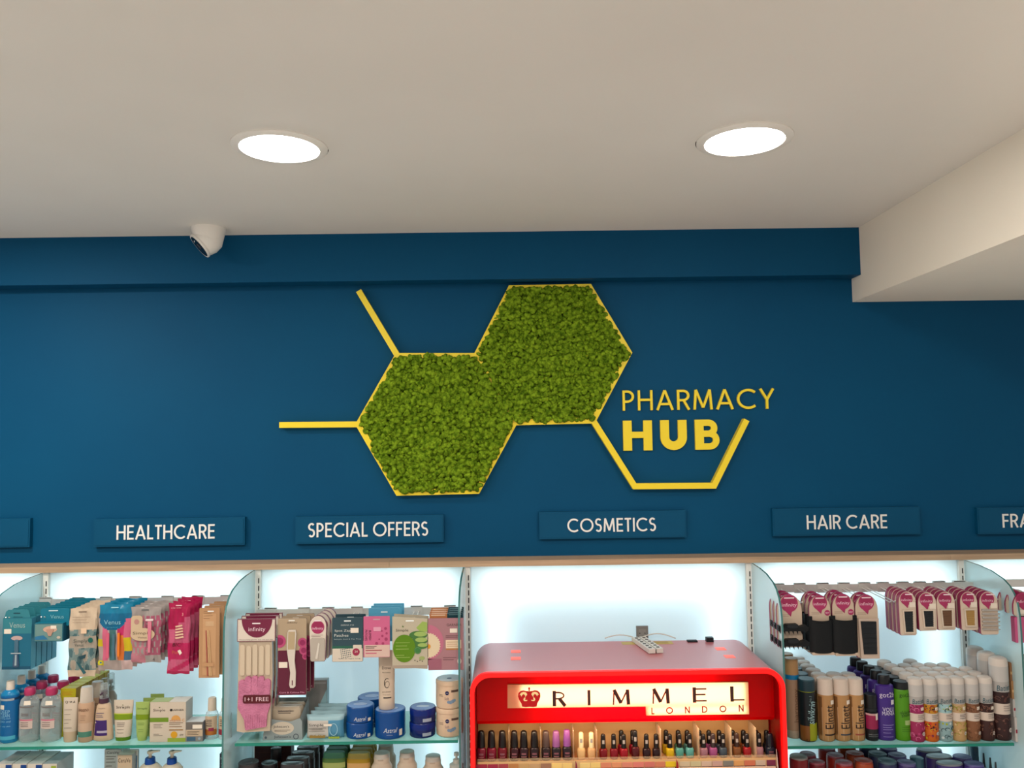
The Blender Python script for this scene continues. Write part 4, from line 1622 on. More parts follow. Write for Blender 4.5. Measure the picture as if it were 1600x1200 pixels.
part(o, 'body', f)
part(o, 'cap', lambda mb: Loft([(H * .86, r * .44, r * .44), (H * .99, r * .40, r * .40), (H, r * .36, r * .36)], 20).make(mb, S_WHITE), label='white cap')
stack(o, 4, .058, 'blue cleanser bottle with a white cap, {o} of its row on the healthcare shelf', dx=.0)

# clear micellar water bottles with pink caps
for col, (x0, x1) in enumerate(((29, 61), (62, 96))):
    p, r, H = stand(x0, x1, 1074, 1)
    r *= .95
    o = thing('micellar_bottle', '', 'bottle', p, 'clear water bottles with pink caps')
    L = Loft([(0, r * .8, r * .62), (.004, r * .95, r * .72), (H * .14, r, r * .76), (H * .68, r, r * .76), (H * .78, r * .86, r * .68), (H * .84, r * .5, r * .5), (H * .87, r * .42, r * .42)], 28)
    part(o, 'body', lambda mb: L.make(mb, CLEAR2))
    part(o, 'water', lambda mb: Loft([(.003, r * .78, r * .58), (.008, r * .91, r * .68), (H * .14, r * .95, r * .71), (H * .68, r * .95, r * .71), (H * .72, r * .92, r * .69)]).make(mb, film('still_water', (.55, .58, .58), (.90, .93, .94), .05, .08)))

    def f(mb):
        L.patch(mb, -.7, .7, H * .26, H * .44, M(196, 176, 166), .0008)
        L.patch(mb, -.7, .7, H * .41, H * .435, M(190, 96, 122), .0010)
        L.patch(mb, -.8, .8, H * .655, H * .675, M(110, 100, 98), .0008)
        for z in (.50, .53, .37, .33, .30):
            L.patch(mb, -.5, .3, H * z, H * (z + .012), M(120, 104, 100), .0011)
        L.patch(mb, -.2, .5, H * .70, H * .78, STICK, .0012)
    part(o, 'label_print', f)
    part(o, 'cap', lambda mb: Loft([(H * .86, r * .50, r * .50), (H * .90, r * .56, r * .56), (H * .985, r * .52, r * .52), (H, r * .44, r * .44)], 24).make(mb, M(170, 46, 92, .35)), label='pink cap')
    stack(o, 3, .066, 'clear water bottle with pink cap, {o} in the column ' + ('next to the blue bottles' if col == 0 else 'next to the yellow cartons'), dx=.0)

# white tube and yellow cartons
p, r, H = stand(98, 121, 1090, 1)
o = thing('face_tube', 'white tube with QA lettering in front of yellow cartons', 'tube', p)
L = Loft([(0, r * .8, r * .6), (H * .02, r * .85, r * .62), (H * .22, r * .9, r * .64), (H * .24, r * .96, r * .66), (H * .8, r, r * .3, 2.4), (H, r, .0018, 4)])


def f(mb):
    L.make(mb, [S_BEIGE, S_BEIGE, S_BEIGE, S_OFF, S_OFF])
    mb.text('Q+A', 0, H * .90, .0085, .0006, INK, w=r * 1.1, bend=L)
    lines(mb, -r * .55, r * .5, [H * .75, H * .64, H * .52, H * .44, H * .33], -r * .66, GREYINK)


part(o, 'body', f)
p, r, H = stand(97, 121, 1074, 1, 2.675)
o = thing('yellow_carton', '', 'carton', p, 'yellow cartons')
YC = M(190, 178, 30, .45)


def f(mb):
    mb.box(-r, r, -.016, .016, 0, H, [M(176, 160, 20), M(170, 130, 20), YC, YC, M(150, 120, 20), M(204, 188, 60)])
    lines(mb, -r * .8, r * .6, [H * .93, H * .90, H * .87], -.0164, M(196, 110, 40))
    mb.box(-r * .98, r * .98, -.0155, .0155, H, H + .0006, M(210, 196, 70))


f_ = part(o, 'box', f, 0)
stack(o, 6, .0345, 'yellow carton, {o} of its row behind the white tube', dx=.0015)

# beige roller bottle, pump bottles
p, r, H = stand(122, 146, 1073, 1)
o = thing('mist_bottle', '', 'bottle', p, 'beige mist bottles')
L = Loft([(0, r * .86, r * .8), (.003, r * .95, r * .9), (H * .68, r, r * .95), (H * .72, r * .92, r * .86)])


def f(mb):
    L.make(mb, M(186, 152, 124, .3))
    L.patch(mb, -1.2, 1.2, H * .10, H * .20, M(70, 122, 104), .0005)
    L.patch(mb, -1.2, 1.2, H * .20, H * .36, M(190, 160, 136), .0005)
    mb.text('aveeno', 0, H * .60, .008, .0007, M(96, 60, 40), w=r * 1.4, bend=L)
    lines(mb, -r * .3, r * .4, [H * .5, H * .46, H * .42], -r * .96, M(140, 110, 90))


part(o, 'body', f)
part(o, 'cap', lambda mb: Loft([(H * .72, r * .82, r * .78), (H * .97, r * .74, r * .70), (H, r * .66, r * .62)]).make(mb, film('pale_cap', (.70, .62, .54), (.9, .86, .8), .2, .6)), label='translucent cap')
stack(o, 2, .055, 'beige mist bottle with green band, {o} of its row', dx=.006)

p, r, H = stand(146, 177, 1068, 1)
o = thing('pump_bottle', 'beige lotion pump bottle with purple label and clear cap', 'bottle', p)
L = Loft([(0, r * .9, r * .55), (.003, r, r * .62), (H * .1, r * .98, r * .62), (H * .52, r * .78, r * .56), (H * .62, r * .66, r * .5), (H * .66, r * .46, r * .42)])


def f(mb):
    L.make(mb, M(196, 170, 142, .35))
    L.patch(mb, -.85, .65, H * .10, H * .37, M(58, 30, 98, .4), .0006)
    L.patch(mb, -.45, .65, H * .15, H * .19, M(170, 160, 176), .0009)
    L.blob(mb, -.7, H * .33, .0022, S_WHITE, .0010)
    lines(mb, -r * .5, r * .3, [H * .50, H * .46, H * .43], -r * .62, M(90, 80, 110), .0016)
    mb.text('Aveeno', 0, H * .58, .004, .0006, GREYINK, w=r * .7, bend=L)


part(o, 'body', f)


def pump(mb, H, r, z0, col):
    Loft([(z0, r * .5, r * .5), (z0 + H * .08, r * .48, r * .48)], 20).make(mb, col)
    mb.rod((0, 0, z0 + H * .08), (0, 0, z0 + H * .16), r * .16, col)
    Loft([(z0 + H * .15, r * .36, r * .36), (z0 + H * .21, r * .34, r * .34)], 16).make(mb, col)
    mb.rod((0, -r * .2, z0 + H * .19), (0, -r * .75, z0 + H * .175), r * .10, col, 6)


part(o, 'pump_head', lambda mb: pump(mb, H, r, H * .66, M(70, 40, 58, .4)))
part(o, 'overcap', lambda mb: Loft([(H * .72, r * .44, r * .44), (H * .98, r * .38, r * .38), (H, r * .3, r * .3)], 20).make(mb, CLEAR2))
for q, (xa, xb, yt, D, lab) in enumerate(((152, 172, 1060, 2.705, 'clear capped pump bottle, nearer of two behind the purple label bottle'), (162, 181, 1052, 2.78, 'clear capped pump bottle, further of two behind the purple label bottle'))):
    p, r, H = stand(xa, xb, yt, 1, D)
    o = thing('pump_bottle', lab, 'bottle', p, 'clear capped pump bottles')
    L = Loft([(0, r, r * .8), (H * .55, r, r * .8), (H * .66, r * .5, r * .45)])
    part(o, 'body', lambda mb: L.make(mb, M(170, 160, 150, .3)))
    part(o, 'pump_head', lambda mb: pump(mb, H, r, H * .66, M(180, 176, 170, .3)))
    part(o, 'overcap', lambda mb: Loft([(H * .68, r * .62, r * .62), (H * .98, r * .56, r * .56), (H, r * .46, r * .46)], 20).make(mb, CLEAR2))

# pale tube with green foot
GRN, GRN2, GRNL = M(112, 138, 10, .4), M(80, 120, 14, .4), M(150, 172, 92, .35)
p, r, H = stand(177, 208, 1094, 1)
o = thing('face_tube', 'wide pale tube with green band standing on green cap', 'tube', p)
L = Loft([(H * .09, r * .78, r * .6), (H * .3, r * .85, r * .5), (H * .9, r, r * .12, 3), (H, r, .0018, 4)])


def f(mb):
    L.make(mb, S_OFF)
    L.patch(mb, -1.35, 1.35, H * .52, H * .67, GRN, .0006)
    L.patch(mb, -1.35, 1.35, H * .655, H * .675, M(180, 190, 60), .0007)
    mb.text('Simple', 0, H * .82, .0105, .0008, M(70, 62, 56), w=r * 1.25, bend=L)
    mb.sheet([(-.002, H * .885), (.001, H * .91), (.002, H * .89), (.005, H * .905), (.003, H * .88)], -r * .32, M(80, 90, 40))
    for z in (.44, .40, .36, .28, .2):
        L.patch(mb, -.55, .3, H * z, H * z + .0012, GREYINK, .0007)


part(o, 'body', f)
part(o, 'cap', lambda mb: Loft([(0, r * .74, r * .58), (H * .10, r * .77, r * .6)]).make(mb, GRN2), label='green cap')
# light green tubes
p, r, H = stand(211, 233, 1097, 1)
o = thing('face_tube', '', 'tube', p, 'light green tubes')
L = Loft([(H * .1, r * .75, r * .55), (H * .3, r * .85, r * .5), (H * .9, r, r * .12, 3), (H, r, .0018, 4)])


def f(mb):
    L.make(mb, GRNL)
    L.patch(mb, -1.3, 1.3, H * .55, H * .68, GRN, .0006)
    mb.text('Simple', 0, H * .83, .007, .0008, M(80, 110, 50), w=r * 1.2, bend=L)
    for z in (.46, .42, .3, .24):
        L.patch(mb, -.5, .4, H * z, H * z + .0012, M(110, 136, 66), .0007)


part(o, 'body', f)
part(o, 'cap', lambda mb: Loft([(0, r * .6, r * .5), (H * .11, r * .74, r * .55)]).make(mb, GRNL))
stack(o, 3, .04, 'light green tube with darker green band, {o} of its row', dx=.006)


def carton(name, label, x0, x1, ytop, k, depth, cols, deco, D=2.625, lower=False, group=None, cat='carton', rz=0.0):
    zb = SHZ[k] - (0.27 if lower else 0) + .0003
    a, b = at(x0, 1140, D), at(x1, 1140, D)
    W = b.x - a.x
    H = at((x0 + x1) / 2, ytop, D).z - zb
    o = thing(name, label, cat, ((a.x + b.x) / 2, D - 2.9, zb), group, rz)
    mb = MB()
    fr, sd, tp = cols
    e = .0009
    W2 = W / 2
    v = [(-W2 + e, 0, e), (W2 - e, 0, e), (W2 - e, 0, H - e), (-W2 + e, 0, H - e)]
    mb.box(-W2, W2, .0004, depth, 0, H, [sd, sd, fr, sd, sd, tp])
    mb.sheet([(a_[0], a_[2]) for a_ in v], 0, fr)
    mb.box(-W2 + .001, W2 - .001, depth * .1, depth - .001, H, H + .0005, tp)
    mb.build('box', o, smooth=0)
    mb = MB()
    deco(mb, W, H)
    mb.build('front_print', o, smooth=0)
    return o


def deco(mb, W, H):
    mb.rect(-W / 2, W / 2, H * .50, H * .61, -.0003, M(104, 134, 34, .4))
    mb.text('Simple', 0, H * .79, .010, -.0005, M(72, 64, 58), w=W * .64)
    mb.sheet([(-.002, H * .86), (0, H * .885), (.001, H * .865), (.004, H * .88), (.002, H * .85)], -.0005, M(80, 90, 40))
    lines(mb, -W * .3, W * .2, [H * .44, H * .40, H * .36, H * .20, H * .16], -.0005, GREYINK)


carton('tall_carton', 'tall white carton with green band beside the orange printed carton', 234, 263, 1097, 1, .045, (S_OFF, M(176, 166, 152), M(150, 164, 110)), deco)


def deco(mb, W, H):
    mb.text('GARNIER', W * .04, H * .80, .006, -.0005, INK, w=W * .7)
    mb.sheet(disc(-W * .32, H * .80, .004), -.0006, INK)
    mb.sheet(disc(-W * .05, H * .555, W * .26, .014, 20, 0, 180), -.0004, M(206, 150, 80))
    mb.text('vitamin C', W * .02, H * .545, .0085, -.0006, M(196, 120, 40), w=W * .84)
    lines(mb, -W * .42, W * .36, [H * .48, H * .44, H * .38], -.0005, M(120, 90, 60), .0016)
    lines(mb, -W * .42, W * .36, [H * .30], -.0005, M(140, 96, 40), .003)
    mb.sheet(disc(-W * .14, H * .18, .0105), -.0006, M(206, 150, 30))
    mb.rect(-W / 2, W / 2, 0, H * .10, -.0004, M(140, 160, 60))
    mb.text('SPF', W * .28, H * .17, .006, -.0006, GREYINK)


carton('tall_carton', 'white carton with orange fruit print and green foot', 262, 290, 1097, 1, .055, (S_OFF, M(170, 166, 158), M(196, 190, 180)), deco)


def deco(mb, W, H):
    mb.rect(-W / 2 + .001, W / 2 - .001, H * .62, H * .97, -.0003, M(104, 98, 92))
    mb.rect(-W * .1, W * .45, H * .66, H * .86, -.0005, STICK)
    mb.rect(-W / 2 + .001, W / 2 - .001, H * .28, H * .60, -.0003, S_BEIGE)
    lines(mb, -W * .4, W * .3, [H * .50, H * .44, H * .36], -.0006, INK, .0014)
    mb.rect(-W * .42, W * .08, H * .04, H * .24, -.0005, M(60, 92, 116))
    mb.sheet(disc(W * .3, H * .15, .004), -.0006, M(150, 164, 176))


carton('small_carton', 'small squat grey carton next to the clear bottles with white caps', 290, 317, 1128, 1, .05, (M(130, 126, 122), M(96, 104, 116), M(186, 190, 190)), deco)

# small clear bottles with white caps
for col, (x0, x1) in enumerate(((321, 341), (342, 362))):
    p, r, H = stand(x0, x1, 1090, 1, 2.635)
    o = thing('remover_bottle', 'small clear bottle with white cap ' + ('beside the squat grey carton' if col == 0 else 'beside the glass panel'), 'bottle', p, 'small clear bottles')
    L = Loft([(0, r * .9, r * .9), (.002, r, r), (H * .56, r, r), (H * .64, r * .9, r * .9), (H * .70, r * .55, r * .55)])
    part(o, 'body', lambda mb: L.make(mb, CLEAR2))

    def f(mb):
        L.patch(mb, -1.1, 1.1, H * .17, H * .58, S_BEIGE, .0006)
        L.patch(mb, -1.1, 1.1, H * .12, H * .26, M(140, 40, 60) if col else M(168, 100, 40), .0008)
        L.patch(mb, -.2, .6, H * .22, H * .30, M(140, 40, 70), .0010)
        for z in (.34, .39, .44, .48):
            L.patch(mb, -.6, .3, H * z, H * (z + .02), INK if z < .36 else GREYINK, .0010)
    part(o, 'label_print', f)
    part(o, 'cap', lambda mb: Loft([(H * .69, r * .66, r * .66), (H * .98, r * .62, r * .62), (H, r * .55, r * .55)], 24).make(mb, S_OFF), label='white cap')

# ---------------------------------------------- special offers shelf
# open pouch of wipes in a grey tray
p, r, H = stand(418, 480, 1097, 2, 2.62)
o = thing('wipes_tray', 'grey open front tray bag of small wipe packs', 'tray', (p.x, -0.275, p.z))
TG = M(140, 150, 150, .35)


def f(mb):
    W = r * 2
    d = .10
    t = .0012
    mb.prism([(-W * .5, 0), (W * .5, 0), (W * .49, H * .55), (W * .44, H * .66), (W * .2, H * .56), (-W * .2, H * .62), (-W * .40, H * .70), (-W * .44, H * .66)], 0, t, TG)
    mb.box(-W * .5, W * .5, t, d, 0, t, TG)
    for sx in (-1, 1):
        mb.add([(sx * W * .5, 0, 0), (sx * W * .5, d, 0), (sx * W * .46, d, H), (sx * W * .44, 0, H * .66)], [(0, 1, 2, 3) if sx > 0 else (3, 2, 1, 0)], TG)
        mb.add([(sx * (W * .5 - .001), 0, 0), (sx * (W * .5 - .001), d, 0), (sx * (W * .46 - .001), d, H), (sx * (W * .44 - .001), 0, H * .66)], [(3, 2, 1, 0) if sx > 0 else (0, 1, 2, 3)], S_OFF)
    mb.prism([(-W * .5, 0), (W * .5, 0), (W * .46, H), (-W * .40, H)], d - t, d, TG)
    mb.sheet(disc(W * .0, H * .36, W * .29, H * .20), -.0004, M(196, 184, 166))
    mb.text("Johnson's", -W * .03, H * .40, .010, -.0008, M(60, 56, 70), w=W * .40)
    mb.text("Johnson's", 0, H * .09, .010, -.0006, M(60, 66, 80), w=W * .42)
    lines(mb, -W * .2, W * .2, [H * .30, H * .26], -.0008, GREYINK)
    mb.ribbon(disc(W * .34, H * .10, .0075), .002, -.0005, 0, M(60, 70, 84), closed=True)
    mb.sheet(disc(-W * .42, H * .08, .004), -.0005, M(70, 84, 96))
    mb.sheet(disc(-W * .30, H * .60, .003), -.0006, M(50, 50, 70))


part(o, 'bag', f, 0)
WP = M(186, 170, 148, .35)
for k in range(3):
    mb = MB()
    W = r * 1.55
    Loft([(0, W * .5, .011, 3), (.006, W * .52, .013, 3), (H * .50, W * .5, .014, 3), (H * .55, W * .46, .008, 3), (H * .565, W * .46, .002, 4)]).make(mb, WP)
    if k == 0:
        lines(mb, -W * .2, W * .3, [H * .46, H * .40], -.0150, GREYINK, .002)
    mb.text("Johnson's", 0, H * .46, .008, -.0155, M(80, 70, 76), w=W * .45)
    q = mb.build('wipe_pack', None, (p.x + .004, -0.275 + .022 + k * .029, p.z + H * .36 - (0.004 if k else 0) + .004), smooth=40)
    tag(q, 'white wipe pack in the grey tray bag, %s of three' % ORD[k], 'wipes', 'wipe packs in the tray')
# mirrored carton behind
p0 = at(497, 1080, 2.74)


def deco(mb, W, H):
    mb.sheet([(W * .5 - .001, H * .15), (W * .5 - .001, H * .8), (W * .0, H * .30)], -.0005, M(150, 186, 192, .15))
    mb.rect(-W * .45, W * .45, H * .92, H * .96, -.0005, M(170, 168, 166))


carton('grey_carton', 'plain grey upright carton standing behind the wipes tray', 478, 511, 1063, 2, .03, (M(140, 136, 132), M(150, 180, 186), M(170, 176, 176)), deco, D=2.76)

# wipes packs
p, r, H = stand(484, 542, 1110, 2, 2.622)


def wipes(p, W, H, label, band=True):
    o = thing('wipes_pack', label, 'wipes', p, 'flow wrapped wipes packs')
    WA, WB, WC = M(190, 184, 176, .3), M(80, 140, 170, .3), M(150, 182, 190, .25)

    def f(mb):
        nx, nz = 20, 14
        for side in (-1, 1):
            v, fs, ms = [], [], []
            for j in range(nz + 1):
                for i in range(nx + 1):
                    u, t = i / nx, j / nz
                    th = .016 * (1 - abs(2 * u - 1) ** 6) ** .5 * (1 - abs(2 * t - 1) ** 5) ** .5 + .001 * math.sin(14 * u + 9 * t) * (1 - abs(2 * u - 1))
                    v.append(((u - .5) * W * (1 + .02 * math.cos(6 * t)), .018 + side * (th + .0004), t * H))
            for j in range(nz):
                for i in range(nx):
                    a = j * (nx + 1) + i
                    q = (a, a + 1, a + nx + 2, a + nx + 1)
                    fs.append(q if side < 0 else q[::-1])
                    t, u = (j + .5) / nz, (i + .5) / nx
                    ms.append(WC if t > .82 else M(160, 60, 96, .3) if t > .75 and band else WB if u > .6 else WA)
            mb.add(v, fs, ms)
        mb.text('Simple', -W * .22, H * .60, .0105, -.0016, M(70, 66, 66), w=W * .40)
        lines(mb, -W * .42, W * .05, [H * .48, H * .43, H * .36], -.0012, GREYINK, .0014)
        mb.rect(-W * .40, W * .02, H * .06, H * .18, -.0006, M(150, 120, 60))
        mb.text('98%', -W * .18, H * .22, .008, -.0014, M(196, 190, 180), w=W * .3)
        for k in range(5):
            mb.sheet(disc(W * (.14 + .06 * k), H * .07, .004, n=8), -.0002, M(150, 166, 60))
        mb.ribbon(disc(W * .25, H * .42, .012, .018), .002, -.0016, -.001, M(150, 190, 206), closed=True)
        mb.rect(W * -.02, W * .2, H * .56, H * .66, -.0020, STICK)
    part(o, 'wrapper', f, 50)
    return o


o = wipes(Vector((p.x, -.276, p.z)), r * 2, H, 'front')
stack(o, 4, .034, 'pale blue and white wipes pack with pink stripe, {o} of its row', dx=.004, dz=0)

# blue tubs
BT, BTD, BTL = M(0, 66, 132, .3), M(0, 52, 112, .3), M(96, 130, 184, .25)


def tub(x, y, z, r, h, label, word, group='blue cream tubs', two=True):
    o = thing('cream_tub', label, 'tub', (x, y, z), group, rz=0)
    L = Loft([(0, r * .96, r * .96), (.002, r, r), (h - .002, r, r)], 40)

    def f(mb):
        L.make(mb, BT)
        mb.text(word, r * .15, h * .40, h * (.20 if h > .05 else .32), .0006, M(200, 205, 210), w=r * .85, bend=L, slant=.25)
        lines(mb, -r * .1, r * .3, [h * .2], -r - .0004, M(150, 160, 180))
        L.patch(mb, .75, 1.0, h * .12, h * .4, STICK, .0006)
    part(o, 'jar', f)

    def f2(mb):
        Loft([(h - .002, r * 1.01, r * 1.01), (h + .010, r * 1.01, r * 1.01), (h + .012, r * .97, r * .97)], 40).make(mb, BT)
        v = disc(0, 0, r * .93, n=40)
        mb.add([(a, b, h + .0125) for a, b in v], [tuple(range(40))], BTL)
        mb.add([(a * .55, b * .35, h + .0129) for a, b in v], [tuple(range(40))], M(150, 170, 206, .3))
    part(o, 'lid', f2, label='pale topped blue lid')
    return o


p, r, H = stand(541, 584, 1101, 2, 2.618)
h1 = H / 2 - .0127
tub(p.x, p.y, p.z, r, h1, 'lower of two stacked blue cream tubs beside the wipes packs', 'Astral')
tub(p.x + .001, p.y + .002, p.z + H / 2 + .0004, r, h1, 'upper of two stacked blue cream tubs beside the wipes packs', 'Astral')
p3, r3, H3 = stand(586, 634, 1107, 2, 2.612)
tub(p3.x, p3.y, p3.z, r3, H3 - .0125, 'large blue cream tub carrying the tall white tube', 'Astral')
p2, r2, H2 = stand(559, 604, 1088, 2, 2.72)
hh = H2 / 2 - .0127
tub(p2.x, p2.y, p2.z, r2, hh, 'lower blue cream tub of the stack behind the front tubs', 'Astral')
tub(p2.x, p2.y, p2.z + H2 / 2 + .0004, r2, hh, 'upper blue cream tub of the stack behind the front tubs', 'Astral')
# tall white tube on the tub
zt = p3.z + H3 + .0008
W = (at(617, 1080, 2.64).x - at(591, 1080, 2.64).x) / 2
Hd = at(604, 1019, 2.645).z - zt
o = thing('lotion_tube', 'tall white lotion tube standing on the large blue tub', 'tube', (at(604, 1080, 2.655).x, p3.y, zt))
L = Loft([(0, W * .92, W * .8), (.002, W * .96, W * .84), (Hd * .20, W * .97, W * .8), (Hd * .7, W * .98, W * .5, 2.3), (Hd * .95, W * .98, W * .12, 3), (Hd, W * .98, .0016, 4)])
WT = M(206, 186, 164, .35)


def f(mb):
    L.make(mb, WT)
    mb.text('Dove', .001, Hd * .72, .008, .0008, INK, w=W * .95, bend=L)
    mb.text('DermaSpa', .001, Hd * .64, .004, .0008, GREYINK, w=W * .9, bend=L)
    for pts, wd in ((arc(.003, Hd * .46, .0075, .014, 60, 300, 20), .0022), (arc(.004, Hd * .44, .006, .009, -60, 200, 20), .0012)):
        q = [(L.pt(x / W, z, .0008)) for x, z in pts]
        mb.tube(q, wd * .45, INK, 5)
    mb.text('goodness', .002, Hd * .31, .006, .0008, GREYINK, w=W * 1.0, bend=L)
    mb.text('body lotion', .002, Hd * .26, .0035, .0008, GREYINK, w=W * .9, bend=L)
    L.patch(mb, -.3, .7, Hd * .20, Hd * .22, INK, .0006)


part(o, 'body', f)
part(o, 'crimp', lambda mb: mb.box(-W * .97, W * .97, -.0014, .0014, Hd - .001, Hd + .003, WT), 0)

# dark blue tins
p, r, H = stand(640, 681, 1104, 2, 2.618)
DBL = M(4, 26, 92, .25)
for k, lab in enumerate(('lower of two stacked flat dark blue tins', 'upper of two stacked flat dark blue tins')):
    o = thing('cream_tin', lab, 'tin', (p.x + .001 * k, p.y, p.z + k * (H / 2 + .0003)), 'dark blue tins')
    h = H / 2
    L = Loft([(0, r * .96, r * .96), (.002, r, r), (h * .55, r, r)], 40)

    def f(mb):
        L.make(mb, DBL)
        L.patch(mb, .1, .8, h * .15, h * .38, M(150, 160, 176), .0006)
    part(o, 'tin_body', f)

    def f2(mb):
        Loft([(h * .55, r * 1.015, r * 1.015), (h * .93, r * 1.015, r * 1.015), (h, r * .96, r * .96)], 40).make(mb, M(6, 32, 106, .2))
        mb.add([(a, b, h + .0001) for a, b in disc(0, 0, r * .9, n=40)], [tuple(range(40))], M(86, 108, 160, .2))
        if k == 1:
            mb.add([(a, b, h + .00015) for a, b in disc(0, 0, r * .5, r * .2, n=20)], [tuple(range(20))], M(170, 182, 200, .2))
    part(o, 'tin_lid', f2)

# stacked cream jars
p, r, H = stand(681, 725, 1060, 2, 2.618)
CJ = M(206, 178, 150, .4)
for k, lab in enumerate(('lower of two stacked cream jars beside the glass panel', 'upper of two stacked cream jars beside the glass panel')):
    h = H / 2
    o = thing('cream_jar', lab, 'jar', (p.x, p.y, p.z + k * (h + .0003)), 'stacked cream jars')
    L = Loft([(0, r * .88, r * .88), (.004, r * .97, r * .97), (h * .3, r, r), (h * .78, r * .98, r * .98), (h * .84, r * .96, r * .96)], 40)

    def f(mb):
        L.make(mb, CJ)
        L.blob(mb, -.1, h * .60, .0062, M(10, 22, 80), .0008)
        mb.text('NIVEA', -r * .1, h * .60, .0022, .0012, S_WHITE, w=.009, bend=L)
        mb.text('Soft', -r * .12, h * .40, .0085, .0008, M(140, 120, 124), w=.014, bend=L)
        L.patch(mb, .2, .75, h * .62, h * .70, M(90, 66, 56), .0008)
        for a_, z_, ra in ((.0, .28, .006), (.15, .27, .007), (.3, .30, .007), (.42, .33, .006)):
            L.blob(mb, a_, h * z_, ra * .8, M(120, 142, 164), .0006 + a_ * .0003)
        for z in (.52, .47):
            L.patch(mb, -.75, -.4, h * z, h * z + .001, GREYINK, .0008)
    part(o, 'jar', f)

    def f2(mb):
        Loft([(h * .84, r * 1.0, r * 1.0), (h * .95, r, r), (h, r * .93, r * .93)], 40).make(mb, CJ)
        if k == 1:
            mb.add([(a, b, h + .0002) for a, b in disc(0, 0, r * .85, n=40)], [tuple(range(40))], M(190, 180, 170, .15))
            mb.add([(a, b - r * .1, h + .0004) for a, b in disc(0, 0, .008, n=20)], [tuple(range(20))], M(20, 26, 70))
    part(o, 'lid', f2)

# ---------------------------------------------- hair care shelf


def can(name, label, cat, x0, x1, ytop, D, secs, bands, group, deco=None, capsecs=None, capmat=None, rscale=.97, k=4, ryf=1.0):
    p, r, H = stand(x0, x1, ytop, k, D)
    r *= rscale
    o = thing(name, label, cat, p, group)
    L = Loft([(z * H, q * r, q * r * ryf) for z, q in secs], 28)

    def f(mb):
        L.make(mb, bands)
        if deco:
            deco(mb, L, r, H)
    part(o, 'can', f)
    part(o, 'cap', lambda mb: Loft([(z * H, q * r, q * r * ryf) for z, q in capsecs], 28).make(mb, capmat))
    return o, r, H


GOLD = M(176, 132, 84, .32, .25)
SILV = M(170, 150, 132, .3, .3)
BODY = [(0, .9), (.01, .97), (.03, 1.0), (.10, 1.0), (.125, 1.0), (.2, 1.0), (.735, 1.0), (.75, .96)]
CAPS = [(.745, .97), (.97, .95), (.99, .90), (1.0, .80)]


def deco(mb, L, r, H):
    mb.text('harmony', r * .25, H * .42, r * .8, .0008, M(110, 80, 60), w=H * .42, rot=90, bend=L)


o, r, H = can('hairspray_can', '', 'hairspray', 1229, 1252, 1028, 2.66, BODY, [SILV, SILV, SILV, M(150, 120, 96, .3)], 'hairsprays beside the red cabinet', deco,
              [(.74, .98), (.80, .98), (.83, .96), (.99, .93), (1.0, .86)], [M(0, 110, 160, .35), M(166, 128, 84, .35), M(166, 128, 84, .35)])
stack(o, 2, .055, 'gold topped silver hairspray can with a blue ring, {o} of two by the red cabinet', dx=.004)


def deco(mb, L, r, H):
    L.patch(mb, -1.25, 1.25, .02 * H, .26 * H, M(120, 74, 26, .35), .0005)
    L.patch(mb, -.1, 1.25, .02 * H, .30 * H, M(140, 146, 20, .35), .0008)
    mb.text('silvikrin', r * .18, H * .48, r * .85, .0010, M(150, 186, 190), w=H * .36, rot=84, bend=L, slant=.2)
    mb.text('no.1', r * .05, H * .70, r * .3, .0010, M(110, 130, 130), rot=84, bend=L)


BK = M(10, 22, 26, .3)
o, r, H = can('hairspray_can', '', 'hairspray', 1249, 1277, 1060, 2.63, BODY[:-2] + [(.78, 1.0), (.80, .96)], [BK], 'black hairspray cans', deco,
              [(.795, .90), (.815, .98), (.83, .98), (.98, .96), (1.0, .90)], [M(130, 140, 30, .3), M(20, 48, 58, .35), M(20, 48, 58, .35), M(34, 66, 76, .3)])
stack(o, 3, .060, 'black hairspray can with olive foot, {o} of its column', dx=.002)
for q, (x0, x1, n, bc, lab) in enumerate(((1279, 1305, 6, M(40, 28, 26), 'gold hairspray can with black foot band'), (1303, 1330, 2, M(52, 60, 74), 'gold hairspray can with slate foot band'), (1326, 1352, 2, M(146, 70, 54), 'gold hairspray can with rust foot band'))):
    def deco(mb, L, r, H):
        L.patch(mb, -.5, 1.2, H * .10, H * .125, bc, .0005)
        mb.text('Elnett', r * .15, H * .40, r * 1.15, .0008, M(46, 32, 26), w=H * .38, rot=90, bend=L)
        L.patch(mb, .3, .9, H * .60, H * .665, STICK, .0008)
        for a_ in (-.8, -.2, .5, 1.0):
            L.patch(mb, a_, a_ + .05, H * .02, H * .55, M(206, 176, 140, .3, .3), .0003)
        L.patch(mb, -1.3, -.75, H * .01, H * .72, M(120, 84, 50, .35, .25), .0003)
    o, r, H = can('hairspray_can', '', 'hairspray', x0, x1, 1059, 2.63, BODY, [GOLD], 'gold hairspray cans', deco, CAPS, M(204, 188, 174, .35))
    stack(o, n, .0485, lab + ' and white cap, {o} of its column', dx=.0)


def deco(mb, L, r, H):
    L.patch(mb, -1.3, 1.3, H * .26, H * .58, M(140, 26, 70, .4), .0005)
    L.patch(mb, -1.3, 1.3, H * .56, H * .60, M(196, 150, 150), .0007)
    for z in (.14, .10):
        L.patch(mb, -.9, .9, H * z, H * z + .0012, M(120, 126, 130), .0006)
    L.patch(mb, .3, .8, H * .46, H * .60, STICK, .0010)


